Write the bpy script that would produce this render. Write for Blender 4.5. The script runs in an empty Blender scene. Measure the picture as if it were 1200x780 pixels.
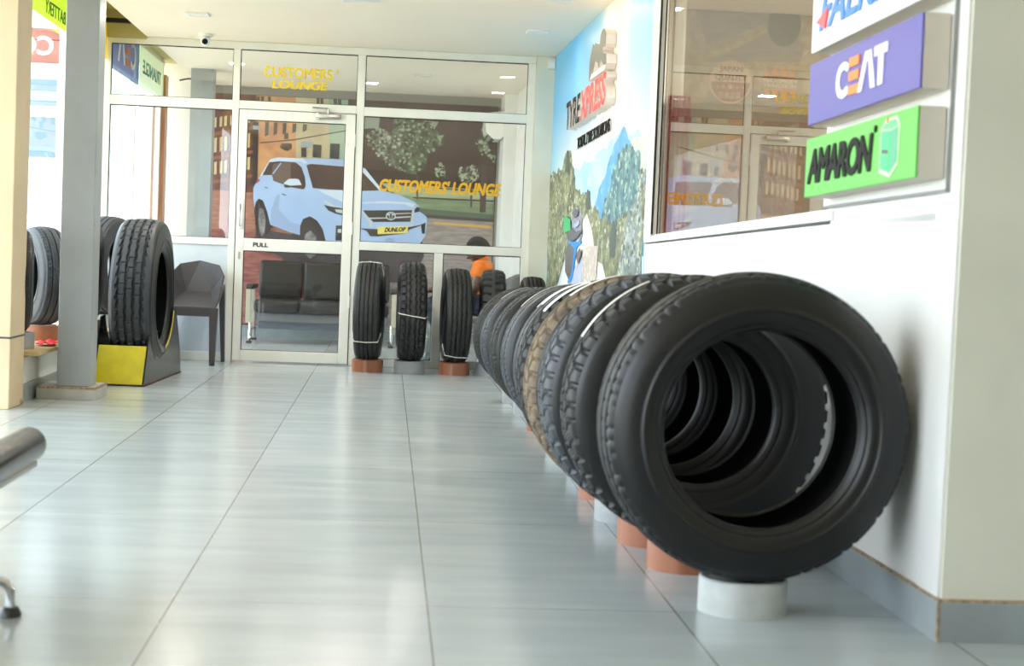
import bpy, bmesh, math, random
import numpy as np
from mathutils import Vector, Matrix
random.seed(7)
SC = bpy.context.scene
COL = SC.collection
PI = math.pi

# ------------------------------------------------------------------ materials
def srgb(r, g, b):
    f = lambda c: c/12.92 if c <= .04045 else ((c+.055)/1.055)**2.4
    return (f(r), f(g), f(b), 1)
MATS = {}
def mat(name, col, rough=.5, metal=0, spec=.5, var=0, vscale=8, bump=0, bscale=60, stretch=None, col2=None, coat=0, emit=0):
    """principled material; var mixes a second tone in by noise, bump adds fine relief"""
    if name in MATS: return MATS[name]
    m = bpy.data.materials.new(name); m.use_nodes = True
    nt = m.node_tree; b = nt.nodes['Principled BSDF']
    c = srgb(*col); b.inputs['Base Color'].default_value = c
    b.inputs['Roughness'].default_value = rough; b.inputs['Metallic'].default_value = metal
    b.inputs['Specular IOR Level'].default_value = spec
    b.inputs['Coat Weight'].default_value = coat
    if emit:
        b.inputs['Emission Color'].default_value = c; b.inputs['Emission Strength'].default_value = emit
    tc = nt.nodes.new('ShaderNodeTexCoord'); mp = nt.nodes.new('ShaderNodeMapping')
    nt.links.new(tc.outputs['Object'], mp.inputs['Vector'])
    if stretch: mp.inputs['Scale'].default_value = stretch
    n = nt.nodes.new('ShaderNodeTexNoise'); n.inputs['Scale'].default_value = vscale; n.inputs['Detail'].default_value = 5
    nt.links.new(mp.outputs[0], n.inputs['Vector'])
    if col2 is None:
        k = max(0, 1-var); col2 = tuple(x*k for x in col)
    if var or col2 != col:
        r = nt.nodes.new('ShaderNodeValToRGB')
        r.color_ramp.elements[0].position = .35; r.color_ramp.elements[1].position = .65
        r.color_ramp.elements[0].color = srgb(*col2); r.color_ramp.elements[1].color = c
        nt.links.new(n.outputs['Fac'], r.inputs['Fac']); nt.links.new(r.outputs[0], b.inputs['Base Color'])
    if bump:
        n2 = nt.nodes.new('ShaderNodeTexNoise'); n2.inputs['Scale'].default_value = bscale; n2.inputs['Detail'].default_value = 4
        nt.links.new(mp.outputs[0], n2.inputs['Vector'])
        bp = nt.nodes.new('ShaderNodeBump'); bp.inputs['Strength'].default_value = bump; bp.inputs['Distance'].default_value = .01
        nt.links.new(n2.outputs['Fac'], bp.inputs['Height']); nt.links.new(bp.outputs[0], b.inputs['Normal'])
    MATS[name] = m
    return m

def glass(name, tint=(1, 1, 1), base=.045, rough=0.0):
    """clear pane: see-through plus a mirror part that grows towards grazing angles"""
    m = bpy.data.materials.new(name); m.use_nodes = True
    nt = m.node_tree; nt.nodes.remove(nt.nodes['Principled BSDF'])
    out = nt.nodes['Material Output']
    tr = nt.nodes.new('ShaderNodeBsdfTransparent'); tr.inputs[0].default_value = (*tint, 1)
    gl = nt.nodes.new('ShaderNodeBsdfGlossy'); gl.inputs['Roughness'].default_value = rough
    lw = nt.nodes.new('ShaderNodeLayerWeight'); lw.inputs['Blend'].default_value = .5
    p = nt.nodes.new('ShaderNodeMath'); p.operation = 'POWER'; p.inputs[1].default_value = 5
    nt.links.new(lw.outputs['Facing'], p.inputs[0])
    ma = nt.nodes.new('ShaderNodeMath'); ma.operation = 'MULTIPLY_ADD'; ma.inputs[1].default_value = 1-base; ma.inputs[2].default_value = base
    nt.links.new(p.outputs[0], ma.inputs[0])
    mx = nt.nodes.new('ShaderNodeMixShader')
    nt.links.new(ma.outputs[0], mx.inputs[0]); nt.links.new(tr.outputs[0], mx.inputs[1]); nt.links.new(gl.outputs[0], mx.inputs[2])
    nt.links.new(mx.outputs[0], out.inputs['Surface'])
    MATS[name] = m
    return m

# ------------------------------------------------------------------ objects
def put(o, parent=None):
    COL.objects.link(o)
    if parent is not None: o.parent = parent
    return o
def tag(o, label=None, cat=None, group=None, kind=None):
    if label: o['label'] = label
    if cat: o['category'] = cat
    if group: o['group'] = group
    if kind: o['kind'] = kind
    return o
def thing(name, label, cat, loc=(0, 0, 0), rz=0, group=None):
    o = bpy.data.objects.new(name, None); o.empty_display_size = .1
    o.location = loc; o.rotation_euler = (0, 0, rz)
    put(o); return tag(o, label, cat, group)

class MB:
    """collects shapes into one bmesh"""
    def __init__(s): s.b = bmesh.new(); s.mats = []
    def mi(s, m):
        if m is None: return 0
        if m not in s.mats: s.mats.append(m)
        return s.mats.index(m)
    def box(s, c, d, bev=0, rot=None, m=None, seg=2):
        b2 = bmesh.new(); bmesh.ops.create_cube(b2, size=1)
        for v in b2.verts: v.co = Vector((v.co.x*d[0], v.co.y*d[1], v.co.z*d[2]))
        if bev: bmesh.ops.bevel(b2, geom=b2.edges[:], offset=min(bev, min(d)*.49), segments=seg, profile=.5, affect='EDGES')
        M = Matrix.Translation(c)
        if rot is not None: M = M @ rot
        s.add(b2, M, m); return s
    def add(s, b2, M=Matrix(), m=None):
        i = s.mi(m); mp = {}
        for v in b2.verts: mp[v] = s.b.verts.new(M @ v.co)
        for f in b2.faces:
            try:
                nf = s.b.faces.new([mp[v] for v in f.verts]); nf.material_index = i; nf.smooth = f.smooth
            except ValueError: pass
        b2.free(); return s
    def bb(s, x0, x1, y0, y1, z0, z1, bev=0, m=None):
        return s.box(((x0+x1)/2, (y0+y1)/2, (z0+z1)/2), (abs(x1-x0), abs(y1-y0), abs(z1-z0)), bev, None, m)
    def lathe(s, prof, c=(0, 0, 0), n=32, rot=None, m=None, closed=False, smooth=True):
        """prof: (radius, height) pairs turned about local Z"""
        b2 = bmesh.new(); rings = []
        for r, z in prof:
            rings.append([b2.verts.new((r*math.cos(2*PI*k/n), r*math.sin(2*PI*k/n), z)) for k in range(n)] if r > 1e-6 else [b2.verts.new((0, 0, z))])
        L = len(rings)
        for i in range(L if closed else L-1):
            a, b = rings[i], rings[(i+1) % L]
            for k in range(n):
                k2 = (k+1) % n
                if len(a) == 1 and len(b) == 1: continue
                q = [a[0], b[k2], b[k]][::-1] if len(a) == 1 else ([a[k], a[k2], b[0]] if len(b) == 1 else [a[k], a[k2], b[k2], b[k]])
                f = b2.faces.new(q); f.smooth = smooth
        M = Matrix.Translation(c)
        if rot is not None: M = M @ rot
        return s.add(b2, M, m)
    def tube(s, pts, r, n=10, m=None, caps=True, rr=None):
        """round tube along a path; rr gives a radius per point"""
        b2 = bmesh.new(); P = [Vector(p) for p in pts]; rings = []
        up = Vector((0, 0, 1))
        for i, p in enumerate(P):
            t = (P[min(i+1, len(P)-1)]-P[max(i-1, 0)]).normalized()
            a = t.cross(up)
            if a.length < .05: a = t.cross(Vector((0, 1, 0)))
            a.normalize(); c = a.cross(t).normalized()
            R = rr[i] if rr else r
            rings.append([b2.verts.new(p+a*R*math.cos(2*PI*k/n)+c*R*math.sin(2*PI*k/n)) for k in range(n)])
        for A, B in zip(rings, rings[1:]):
            for k in range(n):
                f = b2.faces.new([A[k], B[k], B[(k+1) % n], A[(k+1) % n]]); f.smooth = True
        if caps: b2.faces.new(rings[0]); b2.faces.new(rings[-1][::-1])
        return s.add(b2, Matrix(), m)
    def prism(s, pts, h, M=Matrix(), m=None):
        """flat outline pts (x,y) raised by h along z, then placed by M"""
        b2 = bmesh.new()
        A = [b2.verts.new((x, y, 0)) for x, y in pts]
        if h:
            B = [b2.verts.new((x, y, h)) for x, y in pts]
            b2.faces.new(A[::-1]); b2.faces.new(B)
            for k in range(len(A)): b2.faces.new([A[k], A[(k+1) % len(A)], B[(k+1) % len(A)], B[k]])
        else: b2.faces.new(A)
        bmesh.ops.recalc_face_normals(b2, faces=b2.faces[:])
        return s.add(b2, M, m)
    def build(s, name, m=None, parent=None, smooth=None):
        me = bpy.data.meshes.new(name)
        if m is not None: s.mats = [m] + [x for x in s.mats if x is not m] if not s.mats else s.mats
        bmesh.ops.recalc_face_normals(s.b, faces=s.b.faces[:]) if smooth != 'keep' else None
        s.b.to_mesh(me); s.b.free()
        for x in (s.mats or [m]): me.materials.append(x)
        if smooth:
            me.shade_smooth()
            me.set_sharp_from_angle(angle=math.radians(38))
        return put(bpy.data.objects.new(name, me), parent)

def eval_mesh(o, name):
    dg = bpy.context.evaluated_depsgraph_get(); dg.update()
    me = bpy.data.meshes.new_from_object(o.evaluated_get(dg)); me.name = name
    bpy.data.objects.remove(o)
    return me

def text(name, s, m, M, w, h, parent=None, depth=.002, bold=.0, shear=0, space=1.0):
    """lettering fitted to a w x h box whose lower left corner is M's origin (x right, y up, z out)"""
    cu = bpy.data.curves.new(name, 'FONT'); cu.body = s; cu.extrude = .5; cu.offset = 0; cu.shear = shear
    cu.space_character = space; cu.resolution_u = 4
    o = bpy.data.objects.new(name, cu); COL.objects.link(o)
    me = eval_mesh(o, name)
    if bold:                                   # heavier strokes: the same letters laid a little to each side
        bm = bmesh.new()
        for k, (dx, dy) in enumerate(((0, 0), (1, 0), (-1, 0), (0, .8), (0, -.8), (.7, .6), (-.7, .6), (.7, -.6), (-.7, -.6))):
            n0 = len(bm.verts); bm.from_mesh(me); bm.verts.ensure_lookup_table()
            for v in bm.verts[n0:]: v.co += Vector((dx*bold, dy*bold, k*.01 if v.co.z > 0 else 0))
        bm.to_mesh(me); bm.free()
    co = np.array([v.co[:] for v in me.vertices]); lo = co.min(0); hi = co.max(0)
    for v in me.vertices:
        c = v.co
        v.co = M @ Vector(((c.x-lo[0])/(hi[0]-lo[0])*w, (c.y-lo[1])/(hi[1]-lo[1])*h, (c.z-lo[2])/(hi[2]-lo[2])*depth))
    me.materials.clear(); me.materials.append(m) if m else None
    if M.to_3x3().determinant() < 0: me.flip_normals()
    return put(bpy.data.objects.new(name, me), parent)

# planes: the right wall is 1 degree off the room axis
KW = .0182
def wx(y, off=0): return 1.39-off-KW*(y-4.7)
def wallM(y, z, off=0):
    """frame on the right wall seen from the room: x towards the viewer's right (-Y), y up, z out of the wall"""
    xa = Vector((KW, -1, 0)).normalized(); za = Vector((-1, -KW, 0)).normalized(); ya = Vector((0, 0, 1))
    M = Matrix.Identity(4)
    for i, a in enumerate((xa, ya, za)):
        for j in range(3): M[j][i] = a[j]
    M.translation = Vector((wx(y, off), y, z))
    return M
def backM(x, y, z):
    """frame on a wall facing the room's front (-Y)"""
    M = Matrix(((1, 0, 0, x), (0, 0, -1, y), (0, 1, 0, z), (0, 0, 0, 1)))
    return M

# ------------------------------------------------------------------ material set
M_wall = mat('white_paint', (.90, .90, .89), .55, var=.02, vscale=3, bump=.03, bscale=40)
M_pil = mat('cream_paint', (.86, .855, .80), .6, var=.03, vscale=4, bump=.04, bscale=30)
M_ceil = mat('ceiling_paint', (.97, .925, .86), .7, var=.01, vscale=2)
M_soffit = mat('soffit_banner_tint', (.78, .74, .52), .6, var=.05, vscale=3)  # olive tint of the light from the yellow-green banners put into the colour
M_alu = mat('cream_aluminium', (.90, .895, .86), .35, spec=.5, var=.02)
M_gasket_gap = mat('black_gasket_gap', (.07, .07, .07), .6)
M_panel = mat('pale_grey_panel', (.80, .83, .86), .4, var=.03)
M_grey = mat('grey_enamel', (.62, .64, .65), .4, var=.04, vscale=5, bump=.02)
M_beige = mat('beige_enamel', (.84, .755, .62), .5, var=.04, vscale=4)
M_skirt = mat('grey_tile_skirting', (.60, .63, .64), .35, var=.08, vscale=7)
M_grout = mat('tan_grout', (.72, .63, .52), .9, var=.3, vscale=60)
M_rub = mat('tyre_rubber', (.10, .103, .11), .5, spec=.4, var=.12, vscale=30, bump=.05, bscale=200)
M_rub_side = mat('sidewall_rubber', (.066, .066, .067), .38, spec=.45, var=.15, vscale=12, bump=.03, bscale=120)
M_rub_grey = mat('grey_new_rubber', (.225, .24, .265), .5, spec=.5, var=.1, vscale=30)
M_rub_tan = mat('dusty_tan_rubber', (.50, .43, .34), .7, col2=(.30, .26, .21), vscale=18)
M_rub_in = mat('inner_rubber', (.045, .045, .047), .6, spec=.2, var=.1)
M_rub_mid = mat('dark_grey_rubber', (.165, .165, .163), .6, spec=.4, var=.12, vscale=25)
M_orange = mat('orange_brown_pipe', (.62, .385, .265), .35, var=.08, vscale=20, stretch=(1, 1, .1))
M_pgrey = mat('grey_pipe', (.62, .63, .63), .4, var=.06, vscale=15)
M_pwhite = mat('pale_grey_pipe', (.74, .75, .74), .45, var=.1, vscale=12)
M_wood = mat('pale_plywood', (.80, .68, .48), .5, var=.15, vscale=6, stretch=(1, 8, 1))
M_yel = mat('yellow_paint', (.87, .80, .10), .4, var=.08, vscale=9)
M_blk = mat('black_enamel', (.085, .09, .10), .25, spec=.6, var=.1, vscale=5)
M_blackt = mat('black_lettering', (.055, .055, .055), .6, spec=.2)
M_dark = mat('dark_plastic', (.27, .255, .265), .35, spec=.5)
M_white = mat('white_plastic', (.93, .93, .92), .35)
M_label = mat('white_paper_label', (.93, .93, .92), .5)
M_cord = mat('white_cord', (.86, .85, .82), .6)
M_chrome = mat('chrome', (.80, .80, .80), .12, metal=1)
M_steel = mat('brushed_steel', (.72, .71, .68), .3, metal=1)
M_leather = mat('black_leather', (.14, .13, .13), .33, spec=.6, bump=.1, bscale=90)
M_brownl = mat('brown_black_leather', (.15, .13, .125), .35, spec=.35, bump=.06, bscale=80)
M_yt = mat('yellow_vinyl', (.89, .77, .05), .45)
M_yt2 = mat('amber_vinyl', (.87, .66, .02), .45)
M_red = mat('red_lettering', (.88, .20, .18), .4)
M_side = mat('letter_side_cream', (.92, .88, .85), .45)
M_taupe = mat('taupe_logo_face', (.45, .44, .39), .5)
M_glass = glass('clear_glass', (.97, .985, .975), .05)
M_glass2 = glass('tinted_glass', (.80, .76, .70), .10)

# floor tiles: grey porcelain with long joints towards the back and cross joints
def floor_mat():
    m = bpy.data.materials.new('polished_grey_tiles'); m.use_nodes = True
    nt = m.node_tree; N = nt.nodes; L = nt.links; b = N['Principled BSDF']
    tc = N.new('ShaderNodeTexCoord'); sp = N.new('ShaderNodeSeparateXYZ'); L.new(tc.outputs['Object'], sp.inputs[0])
    def mth(op, a, c=None):
        n = N.new('ShaderNodeMath'); n.operation = op
        for i, v in enumerate((a, c)):
            if v is None: continue
            if isinstance(v, (int, float)): n.inputs[i].default_value = v
            else: L.new(v, n.inputs[i])
        return n.outputs[0]
    def line(co, off, step, half):
        t = mth('DIVIDE', mth('SUBTRACT', co, off), step)
        f = mth('ABSOLUTE', mth('SUBTRACT', mth('FRACT', mth('ADD', t, .5)), .5))
        return mth('LESS_THAN', mth('MULTIPLY', f, step), half), mth('FLOOR', t)
    gx, ix = line(sp.outputs[0], .135, .652, .0022)
    gy, iy = line(sp.outputs[1], 4.06, 1.275, .0016)
    g = mth('MAXIMUM', gx, gy)
    wn = N.new('ShaderNodeTexWhiteNoise'); wn.noise_dimensions = '2D'
    cb = N.new('ShaderNodeCombineXYZ'); L.new(ix, cb.inputs[0]); L.new(iy, cb.inputs[1]); L.new(cb.outputs[0], wn.inputs['Vector'])
    mp = N.new('ShaderNodeMapping'); mp.inputs['Scale'].default_value = (1.2, 5, 1); L.new(tc.outputs['Object'], mp.inputs[0])
    nz = N.new('ShaderNodeTexNoise'); nz.inputs['Scale'].default_value = 1.6; nz.inputs['Detail'].default_value = 6; L.new(mp.outputs[0], nz.inputs['Vector'])
    s = mth('ADD', mth('MULTIPLY', nz.outputs['Fac'], .8), mth('MULTIPLY', wn.outputs['Value'], .2))
    r = N.new('ShaderNodeValToRGB'); L.new(s, r.inputs['Fac'])
    r.color_ramp.elements[0].position = .3; r.color_ramp.elements[0].color = srgb(.635, .668, .682)
    r.color_ramp.elements[1].position = .7; r.color_ramp.elements[1].color = srgb(.69, .722, .732)
    mx = N.new('ShaderNodeMix'); mx.data_type = 'RGBA'; L.new(g, mx.inputs['Factor']); L.new(r.outputs[0], mx.inputs['A'])
    mx.inputs['B'].default_value = srgb(.42, .40, .37)
    L.new(mx.outputs['Result'], b.inputs['Base Color'])
    rr = N.new('ShaderNodeMapRange'); L.new(nz.outputs['Fac'], rr.inputs[0]); rr.inputs['To Min'].default_value = .17; rr.inputs['To Max'].default_value = .26
    L.new(rr.outputs[0], b.inputs['Roughness']); b.inputs['Specular IOR Level'].default_value = .6
    bp = N.new('ShaderNodeBump'); bp.inputs['Strength'].default_value = .012; bp.inputs['Distance'].default_value = .02
    L.new(nz.outputs['Fac'], bp.inputs['Height']); L.new(bp.outputs[0], b.inputs['Normal'])
    return m
M_floor = floor_mat()
LOUNGE_ART=[
 ('dusk',[(-1.86,2.385),(1.04,2.385),(1.04,0.12),(-1.779,0.12)]),
 ('street',[(-1.788,1.437),(-1.312,1.458),(-0.306,1.163),(0.374,1.192),(0.422,0.12),(-1.781,0.12)]),
 ('street_red',[(-1.818,1.048),(-1.316,1.069),(-0.295,0.84),(-0.261,0.12),(-1.781,0.12)]),
 ('facade_dark',[(-1.86,2.385),(-1.337,2.385),(-1.327,1.424),(-1.78,1.438)]),
 ('facade_orange',[(-1.354,2.385),(-0.944,2.385),(-0.909,1.476),(-1.32,1.458)]),
 ('facade_cream',[(-0.969,2.385),(-0.591,2.385),(-0.557,1.551),(-0.936,1.534)]),
 ('facade_green',[(-0.642,2.385),(-0.288,2.385),(-0.253,1.564),(-0.608,1.549)]),
 ('trim_dark',[(-1.302,1.927),(-0.968,1.972),(-0.466,2.084),(-0.466,2.074),(-0.967,1.96),(-1.301,1.914)]),
 ('slat',[(-1.76,2.145),(-1.735,2.154),(-1.736,2.053),(-1.76,2.048)]),
 ('slat',[(-1.706,2.155),(-1.681,2.164),(-1.682,2.064),(-1.706,2.058)]),
 ('slat',[(-1.661,2.164),(-1.635,2.174),(-1.636,2.073),(-1.66,2.068)]),
 ('slat',[(-1.603,2.175),(-1.577,2.184),(-1.578,2.084),(-1.602,2.078)]),
 ('slat',[(-1.553,2.185),(-1.527,2.194),(-1.528,2.093),(-1.552,2.088)]),
 ('slat',[(-1.495,2.195),(-1.469,2.205),(-1.47,2.104),(-1.494,2.098)]),
 ('slat',[(-1.436,2.205),(-1.411,2.215),(-1.412,2.114),(-1.436,2.109)]),
 ('slat',[(-1.754,1.943),(-1.728,1.953),(-1.728,1.81),(-1.752,1.805)]),
 ('slat',[(-1.7,1.953),(-1.674,1.963),(-1.674,1.82),(-1.698,1.815)]),
 ('slat',[(-1.654,1.963),(-1.629,1.973),(-1.628,1.83),(-1.652,1.825)]),
 ('slat',[(-1.596,1.973),(-1.571,1.983),(-1.57,1.84),(-1.594,1.835)]),
 ('slat',[(-1.546,1.983),(-1.521,1.993),(-1.52,1.85),(-1.544,1.845)]),
 ('slat',[(-1.488,1.994),(-1.463,2.003),(-1.462,1.86),(-1.486,1.855)]),
 ('slat',[(-1.43,2.004),(-1.404,2.014),(-1.404,1.871),(-1.428,1.865)]),
 ('slat',[(-1.746,1.708),(-1.721,1.718),(-1.721,1.592),(-1.745,1.587)]),
 ('slat',[(-1.692,1.718),(-1.667,1.728),(-1.667,1.602),(-1.691,1.597)]),
 ('slat',[(-1.647,1.728),(-1.621,1.738),(-1.621,1.611),(-1.646,1.606)]),
 ('slat',[(-1.589,1.738),(-1.563,1.748),(-1.563,1.622),(-1.587,1.616)]),
 ('slat',[(-1.539,1.748),(-1.513,1.758),(-1.513,1.631),(-1.537,1.626)]),
 ('slat',[(-1.481,1.758),(-1.455,1.768),(-1.455,1.642),(-1.479,1.636)]),
 ('slat',[(-1.422,1.769),(-1.397,1.778),(-1.397,1.652),(-1.421,1.647)]),
 ('facade_brown',[(-1.805,1.991),(-1.349,2.088),(-1.348,2.055),(-1.804,1.958)]),
 ('facade_brown',[(-1.798,1.757),(-1.341,1.853),(-1.34,1.82),(-1.797,1.723)]),
 ('facade_brown',[(-1.791,1.521),(-1.334,1.618),(-1.333,1.584),(-1.79,1.488)]),
 ('win',[(-1.258,2.126),(-1.223,2.128),(-1.224,2.002),(-1.259,1.983)]),
 ('win',[(-1.174,2.125),(-1.139,2.127),(-1.141,2.016),(-1.175,1.997)]),
 ('win',[(-1.086,2.124),(-1.051,2.126),(-1.053,2.03),(-1.088,2.012)]),
 ('win',[(-0.99,2.123),(-0.954,2.125),(-0.957,2.047),(-0.992,2.028)]),
 ('win',[(-0.885,2.122),(-0.849,2.123),(-0.852,2.064),(-0.887,2.046)]),
 ('win',[(-1.35,2.374),(-1.321,2.375),(-1.319,2.308),(-1.348,2.307)]),
 ('win',[(-1.308,2.376),(-1.279,2.377),(-1.277,2.31),(-1.306,2.309)]),
 ('win',[(-1.241,2.379),(-1.212,2.381),(-1.21,2.314),(-1.239,2.312)]),
 ('win',[(-0.763,2.385),(-0.734,2.384),(-0.731,2.316),(-0.761,2.318)]),
 ('win',[(-0.726,2.385),(-0.696,2.385),(-0.694,2.318),(-0.723,2.32)]),
 ('win',[(-0.595,2.385),(-0.561,2.385),(-0.559,2.325),(-0.593,2.327)]),
 ('win',[(-0.553,2.385),(-0.519,2.385),(-0.517,2.327),(-0.551,2.329)]),
 ('win',[(-0.452,2.385),(-0.376,2.385),(-0.374,2.334),(-0.45,2.333)]),
 ('win2',[(-0.781,1.93),(-0.697,1.925),(-0.701,1.798),(-0.781,1.803)]),
 ('win2',[(-0.613,1.946),(-0.52,1.946),(-0.523,1.794),(-0.612,1.798)]),
 ('win2',[(-0.898,1.89),(-0.847,1.893),(-0.844,1.8),(-0.895,1.798)]),
 ('trim_dark',[(-1.092,1.924),(-0.992,1.928),(-0.99,1.878),(-1.039,1.85),(-1.108,1.881)]),
 ('trim_dark',[(-1.07,2.026),(-1.028,2.028),(-1.026,1.969),(-1.068,1.967)]),
 ('sign',[(-0.9,1.949),(-0.791,1.955),(-0.797,1.895),(-0.898,1.899)]),
 ('lamp_post',[(-1.375,2.121),(-1.325,2.123),(-1.318,1.509),(-1.368,1.506)]),
 ('sign',[(-1.378,2.087),(-1.311,2.086),(-1.31,2.048),(-1.377,2.049)]),
 ('wall_dark',[(-0.369,2.385),(1.04,2.385),(1.04,1.601),(-0.34,1.637)]),
 ('sky_bit',[(-0.311,2.222),(-0.133,2.222),(-0.138,2.12),(-0.306,2.104)]),
 ('sky_bit',[(0.309,2.217),(0.454,2.207),(0.406,2.12)]),
 ('wall_band',[(-0.292,1.707),(0.354,1.702),(1.04,1.653),(1.04,1.533),(-0.286,1.554)]),
 ('lawn_pale',[(-0.109,1.579),(1.04,1.55),(1.04,1.414),(0.109,1.436)]),
 ('lawn',[(0.091,1.46),(1.04,1.422),(1.04,1.311),(0.317,1.326)]),
 ('lawn_dark',[(0.3,1.342),(1.04,1.311),(1.04,1.251),(0.336,1.275)]),
 ('kerb',[(0.327,1.283),(1.04,1.264),(1.04,1.226),(0.354,1.25)]),
 ('road',[(0.329,1.249),(1.04,1.234),(1.04,0.12),(-0.302,0.12),(-0.34,0.923),(0.314,0.95)]),
 ('line_yellow',[(0.441,1.213),(1.025,1.195),(1.026,1.171),(0.45,1.191)]),
 ('rail',[(0.086,1.575),(1.04,1.533),(1.04,1.52),(0.087,1.562)]),
 ('rail',[(0.227,1.454),(1.04,1.452),(1.04,1.435),(0.228,1.438)]),
 ('trunk',[(0.888,1.828),(0.956,1.831),(0.959,1.328),(0.899,1.325)]),
 ('trunk',[(0.788,1.738),(0.814,1.739),(0.82,1.373),(0.803,1.372)]),
 ('trunk',[(0.253,1.672),(0.27,1.672),(0.279,1.426),(0.262,1.425)]),
 ('leaf',[(0.011,2.22),(0.18,2.237),(0.335,2.21),(0.44,2.122),(0.518,2.083),(0.514,1.981),(0.414,1.925),(0.349,1.821),(0.328,1.726),(0.254,1.655),(0.151,1.676),(0.064,1.714),(0.001,1.805),(-0.036,1.905),(0.02,1.975),(-0.025,2.058)]),
 ('leaf_gray',[(-0.297,2.07),(-0.171,2.119),(-0.017,2.075),(0.089,1.961),(0.041,1.874),(0.129,1.794),(0.099,1.69),(-0.005,1.737),(-0.093,1.817),(-0.163,1.899),(-0.25,1.963)]),
 ('leaf_gray',[(0.819,2.038),(0.9,2.169),(1.018,2.209),(1.04,2.179),(1.04,1.882),(1.04,1.818),(0.945,1.899),(0.875,1.93)]),
 ('leaf_gray',[(0.661,1.716),(0.736,1.77),(0.829,1.791),(0.892,1.726),(0.869,1.648),(0.767,1.618),(0.681,1.648)]),
 ('leaf_gray',[(0.438,1.748),(0.487,1.793),(0.532,1.727),(0.534,1.676),(0.475,1.665)]),
 ('shadow',[(-1.316,1.069),(-0.877,1.02),(-0.3,0.984),(0.338,1.011),(0.36,0.866),(0.226,0.587),(-0.964,0.6),(-1.055,0.809),(-1.31,0.883)]),
 ('mirror_shade',[(-1.338,1.235),(-1.331,1.333),(-1.305,1.38),(-1.263,1.367),(-1.217,1.268),(-1.171,1.136),(-1.149,1.107),(-1.216,1.0),(-1.308,1.053)]),
 ('mirror_shade',[(-0.889,0.9),(-0.887,1.07),(-0.857,1.19),(-0.8,1.252),(-0.732,1.23),(-0.67,1.147),(-0.615,1.031),(-0.574,0.828),(-0.802,0.819)]),
 ('tyre',[(-1.324,1.108),(-1.332,1.235),(-1.317,1.306),(-1.267,1.301),(-1.216,1.24),(-1.185,1.142),(-1.205,1.099),(-1.23,0.999),(-1.271,0.984),(-1.299,0.997)]),
 ('rim',[(-1.288,1.279),(-1.252,1.266),(-1.221,1.169),(-1.23,1.028),(-1.257,0.991),(-1.28,1.054),(-1.294,1.166)]),
 ('tyre',[(-0.967,0.948),(-0.955,1.084),(-0.899,1.172),(-0.832,1.191),(-0.746,1.144),(-0.69,1.011),(-0.678,0.892),(-0.716,0.772),(-0.799,0.734),(-0.885,0.765),(-0.947,0.847)]),
 ('car',[(-1.354,1.473),(-1.291,1.596),(-1.199,1.761),(-1.129,1.784),(-0.877,1.786),(-0.568,1.792),(-0.456,1.79),(-0.466,1.78),(-0.288,1.732),(-0.084,1.506),(0.101,1.462),(0.247,1.402),(0.302,1.352),(0.301,1.31),(0.371,1.261),(0.376,1.202),(0.365,1.077),(0.315,0.991),(-0.293,0.987),(-0.604,0.955),(-0.625,0.982),(-0.657,1.094),(-0.716,1.176),(-0.788,1.216),(-0.857,1.185),(-0.882,1.113),(-0.88,1.028),(-0.979,1.049),(-1.149,1.107),(-1.178,1.122),(-1.209,1.24),(-1.255,1.351),(-1.298,1.37),(-1.324,1.334),(-1.337,1.277),(-1.351,1.361)]),
 ('car_shade',[(-1.177,1.115),(-1.174,1.242),(-1.131,1.399),(-1.09,1.429),(-1.098,1.273),(-0.982,1.151),(-0.883,1.127),(-0.88,1.025),(-0.979,1.049),(-1.149,1.107)]),
 ('car_light',[(-1.291,1.596),(-1.199,1.761),(-1.129,1.784),(-0.877,1.786),(-0.827,1.743),(-0.862,1.735),(-0.904,1.754),(-1.114,1.748),(-1.198,1.731),(-1.27,1.597)]),
 ('glass_car',[(-1.27,1.601),(-1.205,1.733),(-1.1,1.746),(-0.946,1.742),(-0.888,1.698),(-0.85,1.601),(-0.84,1.51),(-0.86,1.478),(-0.994,1.496),(-1.065,1.521),(-1.161,1.552),(-1.173,1.608)]),
 ('glass_car2',[(-1.18,1.615),(-1.169,1.714),(-1.097,1.738),(-0.995,1.736),(-0.99,1.581),(-1.065,1.528),(-1.157,1.559)]),
 ('car',[(-1.173,1.622),(-1.162,1.615),(-1.086,1.727),(-1.097,1.732)]),
 ('glass_car',[(-0.84,1.721),(-0.791,1.735),(-0.453,1.722),(-0.438,1.488),(-0.614,1.489),(-0.769,1.496)]),
 ('glass_car',[(-0.312,1.676),(-0.286,1.68),(-0.11,1.502),(-0.305,1.487)]),
 ('car_light',[(-0.293,1.724),(-0.261,1.715),(-0.081,1.506),(-0.102,1.5),(-0.289,1.683)]),
 ('mirror_shade',[(-1.061,1.507),(-1.036,1.487),(-0.882,1.508),(-0.877,1.537),(-0.891,1.564),(-0.925,1.546)]),
 ('car_light',[(-1.061,1.528),(-1.01,1.576),(-0.941,1.583),(-0.905,1.571),(-0.88,1.522),(-0.994,1.51)]),
 ('car_light',[(-0.726,1.48),(-0.452,1.488),(-0.452,1.365),(-0.555,1.403)]),
 ('car_light',[(-0.275,1.377),(-0.054,1.4),(0.195,1.395),(0.248,1.38),(0.23,1.347),(0.144,1.376),(-0.092,1.375),(-0.274,1.364)]),
 ('chrome',[(-0.666,1.369),(-0.638,1.378),(-0.552,1.332),(-0.45,1.315),(-0.45,1.298),(-0.566,1.31)]),
 ('lamp_dark',[(-0.654,1.335),(-0.594,1.323),(-0.453,1.308),(-0.457,1.237),(-0.535,1.252),(-0.607,1.28)]),
 ('chrome',[(-0.544,1.297),(-0.466,1.293),(-0.468,1.258),(-0.529,1.267)]),
 ('fog',[(-0.528,1.135),(-0.458,1.138),(-0.456,0.989),(-0.529,0.986)]),
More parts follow.
